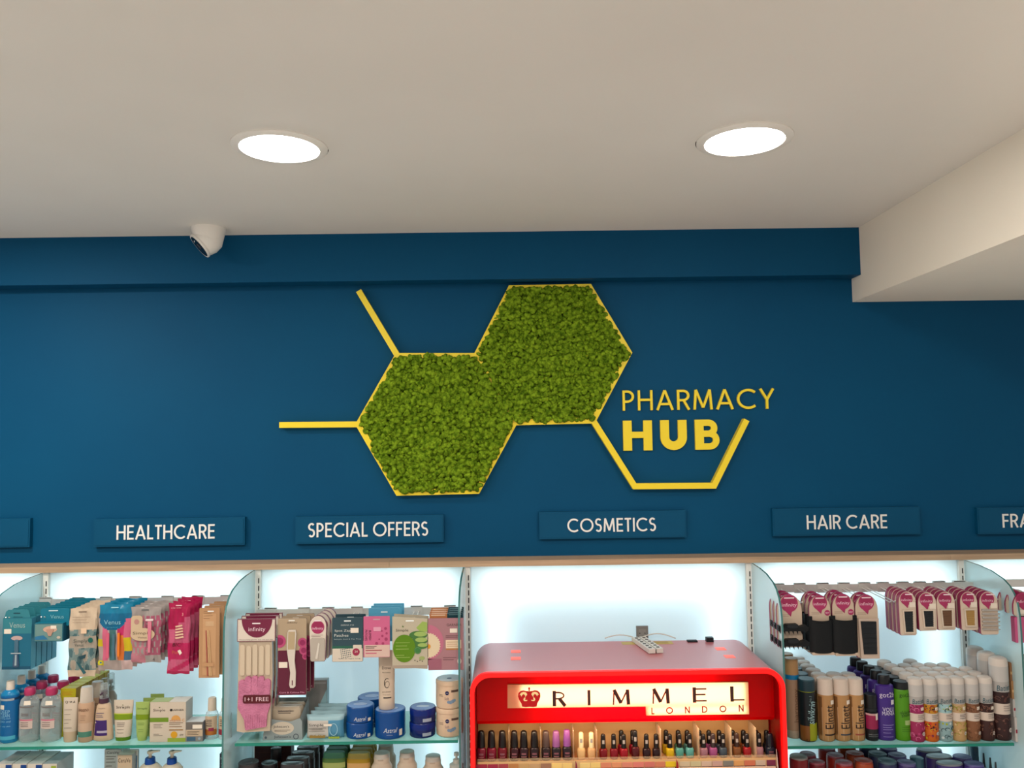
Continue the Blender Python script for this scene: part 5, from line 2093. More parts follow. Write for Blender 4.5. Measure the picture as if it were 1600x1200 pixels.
o, r, H = can('styling_spray', 'small black styling spray with pink label beside the purple cans', 'hairspray', 1353, 1373, 1084, 2.63, BODY[:-2] + [(.60, 1.0), (.62, .96)], [M(24, 24, 28, .3)], None, deco,
              [(.63, .92), (.66, 1.0), (.70, 1.0), (.72, .97), (.99, .97), (1.0, .92)], [BLK2, BLK2, BLK, M(10, 14, 16, .3), M(10, 14, 16, .3)])


def deco(mb, L, r, H):
    mb.text('got2b', 0, H * .70, r * .66, .0008, M(206, 198, 220), w=r * 1.7, bend=L)
    mb.text('VOLU', r * .08, H * .485, r * .44, .0008, M(206, 200, 220), w=r * 1.3, bend=L)
    mb.text('MANIA', r * .08, H * .425, r * .40, .0008, M(206, 200, 220), w=r * 1.4, bend=L)
    L.patch(mb, .35, .8, H * .56, H * .63, M(214, 206, 216), .0008)
    for z, a_ in ((.24, .6), (.205, .3), (.17, .5), (.12, .2), (.06, .5)):
        L.patch(mb, -.6, a_, H * z, H * z + .0018, M(140, 130, 186), .0006)


PUR = M(60, 36, 118, .35)
SH = [(0, .9), (.01, .98), (.03, 1.0), (.80, 1.0), (.84, .94), (.86, .70)]
o, r, H = can('styling_spray', '', 'hairspray', 1370, 1400, 1054, 2.625, SH, [PUR], 'purple styling sprays', deco, [(.85, .62), (.88, .66), (.99, .62), (1.0, .55)], M(18, 20, 26, .35), ryf=.8)
stack(o, 5, .0505, 'purple styling spray with black cap, {o} of its column', dx=-.001)


def deco(mb, L, r, H):
    mb.text("got2b", r * .1, H * .78, r * .62, .0008, M(34, 70, 14), w=r * 1.5, bend=L)
    mb.text('oil-licious', r * .1, H * .50, r * .42, .0008, M(20, 56, 10), w=r * 1.5, bend=L, rot=8)
    mb.text('shine', r * .1, H * .45, r * .42, .0008, M(20, 56, 10), w=r * 1.2, bend=L, rot=8)
    L.patch(mb, -.1, .75, H * .28, H * .36, M(150, 176, 110), .0008)
    for z in (.24, .20, .17):
        L.patch(mb, -.5, .7, H * z, H * z + .0012, M(40, 90, 10), .0006)


o, r, H = can('styling_spray', '', 'hairspray', 1399, 1424, 1064, 2.625, SH[:3] + [(.84, 1.0), (.87, .94), (.88, .9)], [M(74, 136, 14, .4)], 'green styling sprays', deco, [(.875, .92), (.89, .95), (.99, .93), (1.0, .86)], M(16, 22, 26, .35))
stack(o, 4, .052, 'green styling spray with black cap, {o} of its column', dx=-.003)


def batiste(x0, x1, ytop, D, c_lo, c_hi, blobs, n, lab, group, pitch=.049, band=M(206, 190, 176)):
    def deco(mb, L, r, H):
        rr = random.Random(x0)
        for zlo, zhi in ((.03, .31), (.46, .58)):
            for k in range(16):
                a_, z_ = rr.uniform(-1.1, 1.1), rr.uniform(zlo + .02, zhi - .015)
                c = blobs[k % len(blobs)]
                if k % 3 == 0:
                    q = [L.pt(a_ + .28 * math.cos(t * .5), (z_ * H) + .0055 * math.sin(t * .5), .0008) for t in range(9)]
                    mb.tube(q, .0009, c, 4)
                else:
                    L.blob(mb, a_, z_ * H, rr.uniform(.0018, .0042), c, .0005 + .00003 * k)
        mb.text('Batiste', r * .12, H * .645, r * .62, .0010, M(40, 84, 96), w=r * 1.75, bend=L, rot=5, slant=.2)
        lines_ = ((.42, .5), (.395, .3), (.365, .5))
        for z, a_ in lines_:
            L.patch(mb, -.2, a_ + .3, H * z, H * z + .0014, M(110, 100, 100), .0008)
        L.blob(mb, .55, H * .13, r * .26, M(206, 196, 186), .0012)
        L.blob(mb, .55, H * .13, r * .10, M(150, 140, 134), .0016)
        if x0 % 2:
            L.patch(mb, .2, .75, H * .50, H * .55, STICK, .0014)
    lab = lab + ', {o} of its column'
    GRY = M(168, 164, 160, .4)
    o, r, H = can('dry_shampoo', '', 'dry shampoo', x0, x1, ytop, D, [(0, .9), (.008, .97), (.03, 1.0), (.32, 1.0), (.322, 1.0), (.45, 1.0), (.452, 1.0), (.59, 1.0), (.592, 1.0), (.72, .99)],
                  [c_lo, c_lo, c_lo, band, band, c_hi, c_hi, GRY, GRY], group, deco, [(.715, 1.0), (.90, 1.0), (.96, .97), (.985, .88), (1.0, .62)], [M(186, 182, 178, .4), M(206, 196, 186, .4)], rscale=.98)
    stack(o, n, pitch, lab, dx=-.0012)


batiste(1421, 1445, 1058, 2.615, M(150, 36, 82), M(146, 34, 86), [M(206, 110, 150), M(176, 60, 110), M(110, 20, 56)], 5, 'dry shampoo can with pink print', 'dry shampoos with pink print')
batiste(1443, 1467, 1058, 2.615, M(196, 96, 24), M(186, 130, 30), [M(190, 40, 24), M(206, 170, 30), M(60, 30, 20), M(120, 40, 60)], 4, 'dry shampoo can with orange floral print', 'dry shampoos with orange print')
batiste(1465, 1489, 1057, 2.615, M(136, 166, 170), M(150, 186, 190), [M(60, 84, 90), M(160, 170, 40), M(196, 206, 206)], 5, 'dry shampoo can with pale blue print', 'dry shampoos with pale blue print')
batiste(1487, 1510, 1057, 2.615, M(186, 148, 98), M(182, 150, 110), [M(150, 150, 50), M(206, 176, 130), M(166, 120, 80)], 4, 'dry shampoo can with sandy print', 'dry shampoos with sandy print')
batiste(1509, 1532, 1057, 2.615, M(126, 82, 54), M(122, 80, 56), [M(150, 104, 74), M(104, 64, 40)], 4, 'dry shampoo can with light brown swirls', 'dry shampoos with brown swirls')
batiste(1531, 1554, 1056, 2.615, M(58, 30, 28), M(52, 28, 26), [M(120, 84, 70), M(90, 56, 46)], 3, 'shorter dry shampoo can with dark brown swirls', 'dry shampoos with dark swirls')
batiste(1552, 1580, 1026, 2.615, M(52, 28, 28), M(48, 26, 26), [M(110, 76, 66), M(84, 50, 44)], 3, 'tall dry shampoo can with dark brown swirls by the glass panel', 'tall dry shampoos', pitch=.062)

# ---------------------------------------------- lower shelves, tops in view
ZL = -.27


def deco(mb, W, H):
    mb.rect(W * .08, W * .5 - .0005, 0.0, H * .985, -.0004, M(0, 58, 130, .4))
    lines(mb, -W * .4, 0, [H * .9, H * .86, H * .8], -.0005, GREYINK)


LROW = ('first', 'second', 'third')
for k, (x0, x1) in enumerate(((-3, 20), (21, 43), (44, 67))):
    o = carton('blue_white_carton', '', x0, x1, 1193.5, 1, .052, (S_WHITE, M(196, 192, 186), M(186, 184, 182)), deco, D=2.63, lower=True, group='blue and white cartons')
    mb = MB()
    H = 0
    stack(o, 2, .054, 'blue and white carton, {o} of the ' + LROW[k] + ' row below the blue bottles')


def deco(mb, W, H):
    mb.rect(-W * .3, -W * .05, H * .82, H * .92, -.0004, M(150, 40, 50))
    mb.rect(W * .1, W * .45, H * .9, H * .97, -.0004, M(150, 170, 60))


carton('white_carton', 'white carton with red mark at the end of the blue and white row', 68, 90, 1193.5, 1, .10, (S_WHITE, M(170, 172, 172), M(150, 156, 160)), deco, D=2.63, lower=True)


def deco(mb, W, H):
    mb.text('CeraVe', W * .0, H - .016, .013, -.0005, M(84, 70, 60), w=W * .8)
    mb.rect(-W / 2, -W * .42, 0, H, -.0004, M(150, 156, 156))


carton('lotion_carton', 'beige carton with dark lettering beneath the green footed tube', 183, 207, 1180, 1, .05, (S_BEIGE, M(150, 150, 146), M(170, 160, 148)), deco, D=2.64, lower=True)


def deco(mb, W, H):
    mb.text('CeraVe', 0, H - .010, .008, -.0005, M(60, 66, 70), w=W * .7)
    lines(mb, -W * .4, W * .2, [H - .022, H - .03, H - .04, H - .052], -.0005, GREYINK, .002)


carton('lotion_carton', 'grey white carton behind the beige lettered carton', 164, 190, 1171, 1, .06, (M(176, 180, 176), M(150, 156, 156), M(150, 156, 156)), deco, D=2.71, lower=True)
p, r, H = stand(204, 216, 1172, 1, 2.66, True)
o = thing('cream_tube', 'slim white tube with blue panel between carton and pump bottles', 'tube', p)
L = Loft([(0, r, r * .8), (H * .5, r, r * .7), (H * .96, r, .003, 3), (H, r, .0016, 4)])


def f(mb):
    L.make(mb, M(186, 180, 172, .4))
    L.patch(mb, -.9, .9, H * .5, H * .93, M(50, 96, 130), .0006)
    mb.text('V', 0, H * .86, .012, .0012, S_WHITE, bend=L)


part(o, 'body', f)
for q, (x0, x1, lab) in enumerate(((217, 253, 'white lotion bottle with blue pump collar beside the slim tube'), (252, 286, 'white lotion bottle with blue pump collar standing alone below the cartons'))):
    p, r, H = stand(x0, x1, 1193, 1, 2.63, True)
    o = thing('lotion_bottle', lab, 'bottle', p, 'lotion pump bottles')
    L = Loft([(0, r * .9, r * .7), (.004, r, r * .8), (H * .92, r, r * .8), (H * .98, r * .7, r * .6), (H, r * .45, r * .45)])
    part(o, 'body', lambda mb: L.make(mb, M(196, 180, 162, .4)))
    part(o, 'pump_collar', lambda mb: Loft([(H - .003, r * .46, r * .46), (H + .016, r * .42, r * .42), (H + .018, r * .36, r * .36)], 20).make(mb, M(0, 62, 140, .35)), label='blue collar')

    def f(mb):
        mb.rod((0, 0, H + .016), (0, 0, H + .034), .0055, S_OFF)
        Loft([(H + .030, .009, .008), (H + .036, .010, .009), (H + .039, .007, .007)], 16).make(mb, S_OFF)
        mb.add([(0, -.006, H + .031), (0, .006, H + .031), (.030, -.003, H + .036), (.030, .003, H + .036), (0, -.006, H + .039), (0, .006, H + .039), (.031, -.003, H + .039), (.031, .003, H + .039)],
               [(0, 1, 3, 2), (4, 6, 7, 5), (0, 2, 6, 4), (1, 5, 7, 3), (2, 3, 7, 6), (0, 4, 5, 1)], S_OFF)
    part(o, 'pump_head', f)
p, r, H = stand(345, 357, 1176, 1, 2.63, True)
mb = MB()
mb.box(-r, r, 0, .03, 0, H, M(16, 30, 44, .4))
mb.text('NIVEA', 0, H - .014, .008, -.0005, M(150, 160, 170), w=r * 1.4)
lines(mb, -r * .6, r * .5, [H - .03, H - .04], -.0005, M(130, 140, 150), .002)
o = mb.build('dark_carton', None, (p.x, p.y - .01, p.z), smooth=0)
tag(o, 'narrow dark blue carton tucked against the glass panel', 'carton')

# special offers, lower shelf
BR, BRD = M(66, 34, 28, .25), M(30, 22, 24, .3)


def pot(x0, x1, ytop, D, k, name, label, cat, body, lid, group=None, sq=2.0, lidh=.02, dep=1.0):
    p, r, H = stand(x0, x1, ytop, k, D, True)
    o = thing(name, label, cat, p, group)
    part(o, 'body', lambda mb: Loft([(0, r * .92, r * .92 * dep, sq), (.003, r, r * dep, sq), (H - lidh - .004, r, r * dep, sq), (H - lidh, r * .9, r * .9 * dep, sq)], 28).make(mb, body))

    def f(mb):
        Loft([(H - lidh, r * .96, r * .96 * dep, sq), (H - .003, r * .96, r * .96 * dep, sq), (H - .001, r * .90, r * .90 * dep, sq), (H - .002, r * .8, r * .8 * dep, sq), (H, r * .5, r * .5 * dep, sq)], 28).make(mb, lid)
    part(o, 'lid', f)
    return o


o = pot(438, 476, 1192, 2.64, 2, 'black_jar', '', 'jar', M(40, 34, 36, .3), M(60, 56, 58, .25), 'black lidded jars', sq=3, dep=.5)
stack(o, 5, .046, 'black lidded jar, {o} of its row below the wipes tray', dx=.0055)
pot(372, 405, 1190, 2.64, 2, 'black_jar', 'black lidded jar standing alone beneath the glove packs', 'jar', M(40, 34, 36, .3), M(60, 56, 58, .25))
o = pot(408, 434, 1191, 2.64, 2, 'amber_bottle', '', 'bottle', M(120, 66, 30, .2), M(20, 16, 20, .25), 'amber bottles', lidh=.03)
o['label'] = 'amber bottle with glossy black cap between the black jars'
pot(423, 440, 1168, 2.75, 2, 'amber_bottle', 'brown bottle with black cap in front of the brown carton', 'bottle', BR, BRD, lidh=.04)


def deco(mb, W, H):
    lines(mb, -W * .4, W * .3, [H - .02, H - .05], -.0004, M(96, 60, 52))


carton('brown_carton', 'dark brown carton at the back below the wipes tray', 398, 455, 1166, 2, .04, (M(62, 30, 30), M(50, 26, 26), M(70, 40, 38)), deco, D=2.80, lower=True)
for (x0, x1, yt, D, n, c, lid, lab, grp) in ((504, 541, 1175, 2.65, 3, M(74, 108, 48, .35), M(52, 104, 80, .35), 'green bottle with dark green flip cap', 'green flip cap bottles'),
                                            (542, 580, 1176, 2.65, 4, M(160, 126, 18, .35), M(150, 132, 62, .35), 'golden yellow bottle with flip cap', 'yellow flip cap bottles')):
    p, r, H = stand(x0, x1, yt, 2, D, True)
    o = thing('shampoo_bottle', '', 'bottle', p, grp)
    L = Loft([(0, r * .8, r * .34, 3), (.004, r * .9, r * .38, 3), (H * .9, r, r * .42, 3), (H * .92, r * .94, r * .40, 3)])

    def f(mb):
        L.make(mb, c)
        L.patch(mb, -1.2, 1.2, H * .78, H * .86, M(150, 160, 90) if 'green' in lab else M(196, 150, 90), .0005)
    part(o, 'body', f)
    part(o, 'flip_cap', lambda mb: Loft([(H * .915, r * .94, r * .40, 3), (H * .985, r * .9, r * .38, 3), (H, r * .82, r * .33, 3)]).make(mb, lid))
    stack(o, n, .034, lab + ', {o} of its row', dx=.001)
for (x0, x1, yt, D, lab) in ((584, 609, 1176, 2.64, 'white capped bottle nearest the golden yellow bottles'), (591, 615, 1163, 2.74, 'white capped bottle behind its neighbour below the large blue tub'), (624, 648, 1174, 2.65, 'white capped bottle standing alone below the dark blue tins'),
                             (664, 689, 1181, 2.65, 'shorter white capped bottle below the cream jars')):
    p, r, H = stand(x0, x1, yt, 2, D, True)
    o = thing('capped_bottle', lab, 'bottle', p, 'white capped bottles')
    WB = M(192, 172, 152, .4)
    part(o, 'body', lambda mb: Loft([(0, r * 1.2, r, 2.4), (.004, r * 1.3, r * 1.05, 2.4), (H * .80, r * 1.3, r * 1.05, 2.4), (H * .86, r * 1.02, r, 2)]).make(mb, WB))

    def f(mb):
        L = Loft([(H * .86, r, r), (H * .93, r, r), (H * .935, r * .97, r * .97), (H * .995, r * .95, r * .95), (H, r * .9, r * .9)]).make(mb, [WB, WB, M(176, 168, 158, .35), M(176, 168, 158, .35)])
        L.patch(mb, -.35, .35, H * .915, H * .935, M(170, 150, 132), .0006)
    part(o, 'flip_cap', f)
p, r, H = stand(702, 724, 1194, 2, 2.64, True)
o = thing('pump_bottle', 'clear topped pump bottle beside the red cabinet', 'bottle', p)
part(o, 'body', lambda mb: Loft([(0, r, r * .8), (H, r, r * .8), (H + .004, r * .6, r * .6)]).make(mb, M(180, 176, 168, .3)))
part(o, 'pump_head', lambda mb: pump(mb, .16, r, H + .002, M(190, 180, 168, .3)))

# hair care, lower shelf
RED1, RED2, ORG = M(116, 16, 22, .35), M(150, 34, 24, .35), M(160, 66, 34, .35)
LIDR, LIDR2 = M(140, 70, 84, .3), M(150, 58, 40, .3)
o = pot(1233, 1261, 1181, 2.63, 4, 'shampoo_tub', 'dark red tub with grey lid beside the red cabinet', 'tub', RED1, M(130, 120, 116, .3), lidh=.006)
o = pot(1262, 1288, 1189, 2.64, 4, 'shampoo_tub', '', 'tub', M(96, 16, 28, .35), M(130, 56, 70, .3), 'crimson tubs', lidh=.006)
stack(o, 2, .062, 'crimson tub with mauve lid, {o} of its row', dx=-.006)
o = pot(1304, 1331, 1190, 2.64, 4, 'shampoo_tub', '', 'tub', RED2, LIDR, 'red tubs', lidh=.006)
stack(o, 3, .060, 'bright red tub with mauve lid, {o} of its row', dx=-.004)
o = pot(1334, 1362, 1187, 2.65, 4, 'shampoo_tub', '', 'tub', ORG, LIDR2, 'orange tubs', lidh=.006)
stack(o, 3, .060, 'orange red tub with orange lid, {o} of its row', dx=-.002)
NV, NV2 = M(42, 46, 84, .35), M(70, 92, 106, .3)
o = pot(1371, 1399, 1187, 2.65, 4, 'shampoo_tub', '', 'tub', NV, NV2, 'navy tubs', lidh=.008)
stack(o, 3, .060, 'navy tub with slate lid, {o} of its row', dx=-.004)
o = pot(1401, 1429, 1190, 2.65, 4, 'shampoo_tub', '', 'tub', M(62, 48, 106, .35), M(96, 86, 136, .3), 'violet tubs', lidh=.008)
stack(o, 3, .060, 'violet tub with violet lid, {o} of its row', dx=-.001)
o = pot(1461, 1503, 1191, 2.66, 4, 'shampoo_bottle', '', 'bottle', M(72, 54, 128, .3), M(140, 144, 150, .3), 'purple bottles with grey lids', lidh=.006, dep=.6)
stack(o, 3, .056, 'purple bottle with pale grey lid, {o} of its row', dx=-.004)
o = pot(1505, 1535, 1192, 2.66, 4, 'shampoo_bottle', '', 'bottle', M(74, 56, 132, .3), M(96, 92, 150, .3), 'purple bottles with purple lids', lidh=.006, dep=.85)
stack(o, 2, .056, 'purple bottle with purple lid, {o} of its row', dx=-.006)
o = pot(1421, 1442, 1183, 2.74, 4, 'tall_bottle', 'tall blue purple bottle at the back below the dry shampoos', 'bottle', M(66, 70, 140, .3), M(70, 110, 130, .3), lidh=.03)
pot(1516, 1528, 1166, 2.83, 4, 'tall_bottle', 'tall dark slate bottle at the back below the dry shampoos', 'bottle', M(60, 84, 96, .3), M(60, 84, 96, .3), lidh=.03)
for k, (cx, yt, D) in enumerate(((1536, 1177, 2.76), (1546, 1184, 2.71), (1554, 1191, 2.66))):
    p, r, H = stand(cx - 5, cx + 5, yt, 4, D, True)
    o = thing('nozzle_bottle', 'dark bottle with thin nozzle, %s of three by the glass panel' % ('rearmost', 'middle', 'front')[k], 'bottle', p, 'nozzle bottles')
    part(o, 'body', lambda mb: Loft([(0, .014, .014), (.004, .017, .017), (H - .06, .017, .017), (H - .045, .008, .008)], 20).make(mb, M(150, 160, 162, .3)))
    part(o, 'nozzle', lambda mb: Loft([(H - .045, .005, .005), (H, .0024, .0024)], 12).make(mb, M(50, 58, 62, .35)))

# fragrance bay goods past the glass
x = at(1588, 1100, 2.62).x
zb = SHZ[5] + .0003
zz = zb
for k, (hgt, c, c2, lab) in enumerate(((.075, M(206, 196, 190, .4), M(150, 40, 60), 'white and red box, bottom of the stack past the glass panel'), (.055, M(196, 190, 186, .4), M(160, 50, 70), 'white box with red stripe, second of the stack past the glass panel'),
                                       (.055, M(176, 132, 90, .4), M(214, 180, 130), 'gold and brown box, third of the stack past the glass panel'), (.055, M(150, 106, 72, .4), M(206, 170, 120), 'brown box, top of the stack past the glass panel'))):
    mb = MB()
    mb.box(-.002, .12, 0, .10, 0, hgt, c)
    mb.rect(0, .12, hgt * .35, hgt * .5, -.0004, c2)
    mb.sheet(disc(.02, hgt * .7, .012, .008), -.0006, c2)
    o = mb.build('gift_box', None, (x, -.27 + .004 * k, zz), smooth=0)
    tag(o, lab, 'box', 'boxes past the glass panel')
    zz += hgt + .0004
# ------------------------------------------------------------------ cosmetics bay: lit red cabinet
DF = 2.51
yFr, yBk = DF - 2.9, -0.02
lf, rf = at(735.5, 1100, DF), at(1227, 1100, DF)
cx0, cx1 = lf.x, rf.x
ztop = at(980, 1050, DF).z
o = thing('cosmetics_cabinet', 'glossy red lit nail polish cabinet with cream sign', 'display cabinet', ((cx0 + cx1) / 2, yFr, 0))
hw = (cx1 - cx0) / 2
REDM = M(188, 108, 114, .3, spec=.8)
REDIN = M(150, 0, 4, .3)
RC = .055


def hood(w, h, r, z0=0.0, n=8):
    """Upright rectangle with rounded top corners."""
    return [(-w, z0)] + [(w, z0)] + [(w - r + r * math.cos(math.radians(a)), h - r + r * math.sin(math.radians(a))) for a in [90 * k / n for k in range(n + 1)]] + \
        [(-w + r + r * math.cos(math.radians(a)), h - r + r * math.sin(math.radians(a))) for a in [90 + 90 * k / n for k in range(n + 1)]]


def shell(mb, w, h, r, t, y0, y1, mat, z0=0.0):
    a = hood(w, h, r, z0)[1:] + [(-w, z0)]
    b = hood(w - t, h - t, r - t * .6, z0)[1:] + [(-w + t, z0)]
    n = len(a)
    v = [(x, y, z) for y in (y0, y1) for x, z in a] + [(x, y, z) for y in (y0, y1) for x, z in b]
    fs = []
    for i in range(n - 1):
        fs += [(i, i + n, i + n + 1, i + 1), (2 * n + i, 2 * n + i + 1, 3 * n + i + 1, 3 * n + i), (i, i + 1, 2 * n + i + 1, 2 * n + i), (n + i, 3 * n + i, 3 * n + i + 1, n + i + 1)]
    mb.add(v, fs, mat)


D_ = yBk - yFr
mb = MB()
shell(mb, hw, ztop, RC, .006, .016, D_, REDM, 0.0)
mb.prism(hood(hw - .006, ztop - .006, RC - .004), D_ - .006, D_, REDM)
mb.build('housing', o, smooth=40)
mb = MB()
shell(mb, hw + .002, ztop + .002, RC + .002, .0125, 0.0, .018, lit('lit_red_acrylic', (1.0, 0.0, 0.0), 0.75), 0.0)
mb.build('front_rim', o, smooth=40)
mb = MB()
shell(mb, hw - .010, ztop - .010, RC - .008, .003, .018, .12, REDIN, 0.0)
mb.build('inner_lining', o, smooth=40)
# lit red header with the sign
YH = .058
zh0 = at(980, 1131, DF + .05).z
HEAD = diffuser('red_header_acrylic', (0.95, 0.0, 0.002), 0.8, 0.25)
mb = MB()
z1 = ztop - .018
prof_ = [(YH + .012, z1), (YH, z1 - .008), (YH, zh0 + .012), (YH + .010, zh0)]
ws = hw - .016
v, fs = [], []
for y, z in prof_:
    v += [(-ws, y, z), (ws, y, z)]
fs = [(2 * i, 2 * i + 2, 2 * i + 3, 2 * i + 1) for i in range(3)]
mb.add(v, fs, HEAD)
mb.add([(-ws, YH + .010, zh0), (ws, YH + .010, zh0), (ws, .12, zh0), (-ws, .12, zh0)], [(0, 3, 2, 1)], REDIN)
mb.build('header_panel', o, smooth=0)
zc = (z1 + zh0) / 2
area('header_lamp', (o.location.x, yFr + YH + .075, zc), (-math.pi / 2, 0, 0), 2 * ws - .50, .085, 2.2, (1.0, .85, .7))
# sign plaque, L-shaped
DS2 = DF + YH - .012
s2 = lambda px, py: (at(px, py, DS2).x - o.location.x, at(px, py, DS2).z)
SIGN = diffuser('cream_sign_acrylic', (1.0, 0.80, 0.46), 0.8, 0.3)
poly = [s2(793, 1070), s2(1169, 1066), s2(1170.5, 1116), s2(1010, 1118), s2(1009, 1104), s2(793, 1106.5)]
ys = YH - .012
mb = MB()
mb.sheet(poly, ys, SIGN)
n = len(poly)
pv = [(x, ys, z) for x, z in poly] + [(x, YH, z) for x, z in poly]
mb.add(pv, [(i + n, (i + 1) % n + n, (i + 1) % n, i) for i in range(n)], M(196, 150, 90, .4))
sg = mb.build('sign_plaque', o, smooth=0)
sg['label'] = 'lit cream sign plaque'
xa, xb = poly[0][0], poly[1][0]
area('sign_lamp', (o.location.x + (xa + xb) / 2 + .015, yFr + YH - .003, (poly[0][1] + poly[5][1]) / 2), (-math.pi / 2, 0, 0), (xb - xa) * .93, (poly[0][1] - poly[5][1]) * .9, 0.42, (1.0, .9, .72))
xL = poly[4][0]
area('sign_lamp', (o.location.x + (xL + xb) / 2, yFr + YH - .003, (poly[4][1] + poly[3][1]) / 2), (-math.pi / 2, 0, 0), (xb - xL) * .95, (poly[4][1] - poly[3][1]) * .8, .07, (1.0, .9, .72))
# sign lettering
mb = MB()
DKR = M(62, 30, 26, .5)
za, zb = s2(980, 1076)[1], s2(980, 1100)[1]
for ch, px0, px1, dy in (('R', 861, 886, 1.6), ('I', 918, 922.5, 1.2), ('M', 954, 986, .8), ('M', 1016, 1048, .2), ('E', 1079, 1104, -.6), ('L', 1137, 1163, -1.2)):
    x0, x1 = s2(px0, 1088)[0], s2(px1, 1088)[0]
    dz = -dy * DS2 / F_PX
    t = .0105 / (za - zb)
    mb = MB()
    if ch == 'I':
        mb.rect(x0, x1, zb + dz, za + dz, ys - .0006, DKR)
        mb.build('letter', sg, smooth=0)
        continue
    g = glyph(ch, t)
    H_ = za - zb
    fx = (x1 - x0) / (g[0])
    for si, (wgt, pts) in enumerate(g[1]):
        mb.ribbon([(x0 + a * fx, zb + dz + b * H_) for a, b in pts], (.0105 if wgt else .0044), ys - .0010 + .00008 * si, ys - .0002, DKR)
    mb.build('letter', sg, smooth=0)
RD = M(150, 10, 14, .5)
za, zb = s2(1090, 1103.5)[1], s2(1090, 1114)[1]
for ch, pc, dy in (('L', 1020, 1.0), ('O', 1046, .6), ('N', 1074, .2), ('D', 1101, -.2), ('O', 1129.5, -.6), ('N', 1158, -1.2)):
    mb = MB()
    g = glyph(ch, .17, wd=1.05 if ch != 'D' else 1.2)
    H_ = za - zb
    xc = s2(pc, 1108)[0]
    dz = -dy * DS2 / F_PX
    for si, (wgt, pts) in enumerate(g[1]):
        cl = len(pts) > 3 and abs(pts[0][0] - pts[-1][0]) < 1e-6 and abs(pts[0][1] - pts[-1][1]) < 1e-6
        mb.ribbon([(xc + (a - g[0] / 2) * H_, zb + dz + b * H_) for a, b in (pts[:-1] if cl else pts)], .17 * H_, ys - .0010 + .00008 * si, ys - .0002, RD, closed=cl)
    mb.build('letter', sg, smooth=0)
# crown mark
mb = MB()
ccx, ccz = s2(827, 1090)
u = (s2(845, 1090)[0] - s2(809, 1090)[0]) / 36.0
RC_ = M(190, 4, 14, .5)
half = [(0, 8.5), (2.5, 10.5), (4.5, 10.2), (9, 11.3), (13.5, 10.5), (17, 7), (17.6, 2), (16, -3), (12.5, -9), (11.5, -13.5), (6, -14.6), (0, -14)]
mb.sheet([(ccx + x * u, ccz + z * u) for x, z in half] + [(ccx - x * u, ccz + z * u) for x, z in half[::-1][1:-1]], ys - .0005, RC_)
mb.sheet([(ccx + x * u, ccz + z * u) for x, z in disc(0, 14.2, 1.7)], ys - .0005, RC_)
mb.rect(ccx - 1.0 * u, ccx + 1.0 * u, ccz + 8 * u, ccz + 13 * u, ys - .0005, RC_)
CRM = M(255, 226, 160, .5)
for sgn in (-1, 1):
    for pl in ([(3.2, 5.5), (5, 8), (9, 9), (13, 7.6), (15.2, 4), (13.6, 4.6), (12.2, 1.6), (11, 4.4), (8.4, 5.6), (6.4, 3.4), (6.6, .6), (4.4, 3.2)],
               [(6.6, .6), (8.6, -.6), (9.4, -3.4), (7.6, -5.2), (4.0, -5.0), (2.6, -3.4), (5.2, -3.6), (7.0, -2.8), (6.0, -.6)]):
        mb.sheet([(ccx + sgn * x * u, ccz + z * u) for x, z in pl], ys - .0009, CRM)
mb.build('crown_mark', sg, smooth=0)
# small glowing red squares laid on the cabinet top
TOP_RED = lit('red_slab_glow', (1.0, 0.13, 0.09), 0.35)
for (px, py) in ((806, 1018), (806, 1029), (1126, 1014), (1140, 1026)):
    D0 = DF + .37 * (1052 - py) / 47.0
    q_ = at(px, py, D0)
    t = (ztop - CAM.z) / (q_.z - CAM.z)
    X, Y = CAM.x + (q_.x - CAM.x) * t, CAM.y + (q_.y - CAM.y) * t
    mb = MB()
    mb.box(-.016, .016, -.016, .016, 0, .0012, TOP_RED)
    q = mb.build('slab', o, (X - o.location.x, Y - o.location.y, ztop - .0003), smooth=0)
    q['label'] = 'glowing red vent'
for x, w_, c in ((.275, .034, BLK), (.335, .024, BLK2)):
    mb = MB()
    mb.box(x - w_ / 2, x + w_ / 2, D_ - .03, D_ - .008, ztop, ztop + (.004 if w_ > .03 else .014), c)
    mb.build('hinge', o, smooth=0)
mb = MB()
mb.box(.03, .205, D_ - .048, D_ - .012, ztop, ztop + .0006, M(190, 166, 92, .5))
mb.box(.10, .19, D_ - .044, D_ - .016, ztop + .0006, ztop + .0008, M(170, 140, 60, .5))
q = mb.build('sticker', o, smooth=0)
q['label'] = 'yellow warning sticker'
# rack: back board, tiers, price strips
YR = .05
zpol = at(980, 1183, DF + YR + .02).z
TANB = M(196, 150, 98, .45)
mb = MB()
wi = hw - .017
mb.box(-wi, wi, .118, .122, 0, zh0, TANB)
mb.build('back_board', o, smooth=0)
mb = MB()
mb.box(-wi, wi, YR - .012, .118, zpol - .006, zpol, TANB)
mb.box(-wi, wi, YR - .0135, YR - .012, zpol - .022, zpol + .004, M(206, 170, 120, .35))
mb.build('polish_tier', o, smooth=0)
ACR = film('rack_acrylic', (.80, .62, .42), (.97, .92, .86), .1, .15)
mb = MB()
mb.box(-wi, wi, YR - .010, YR - .009, zpol, zpol + .012, ACR)
mb.build('front_lip', o, smooth=0)
for px in (795.5, 844.5, 895, 931, 1030, 1089, 1139, 1177):
    X = at(px, 1160, DF + YR + .02).x - o.location.x
    mb = MB()
    mb.box(X - .0015, X + .0015, YR - .008, .117, zpol, zpol + .092, ACR)
    mb.build('divider', o, smooth=0)
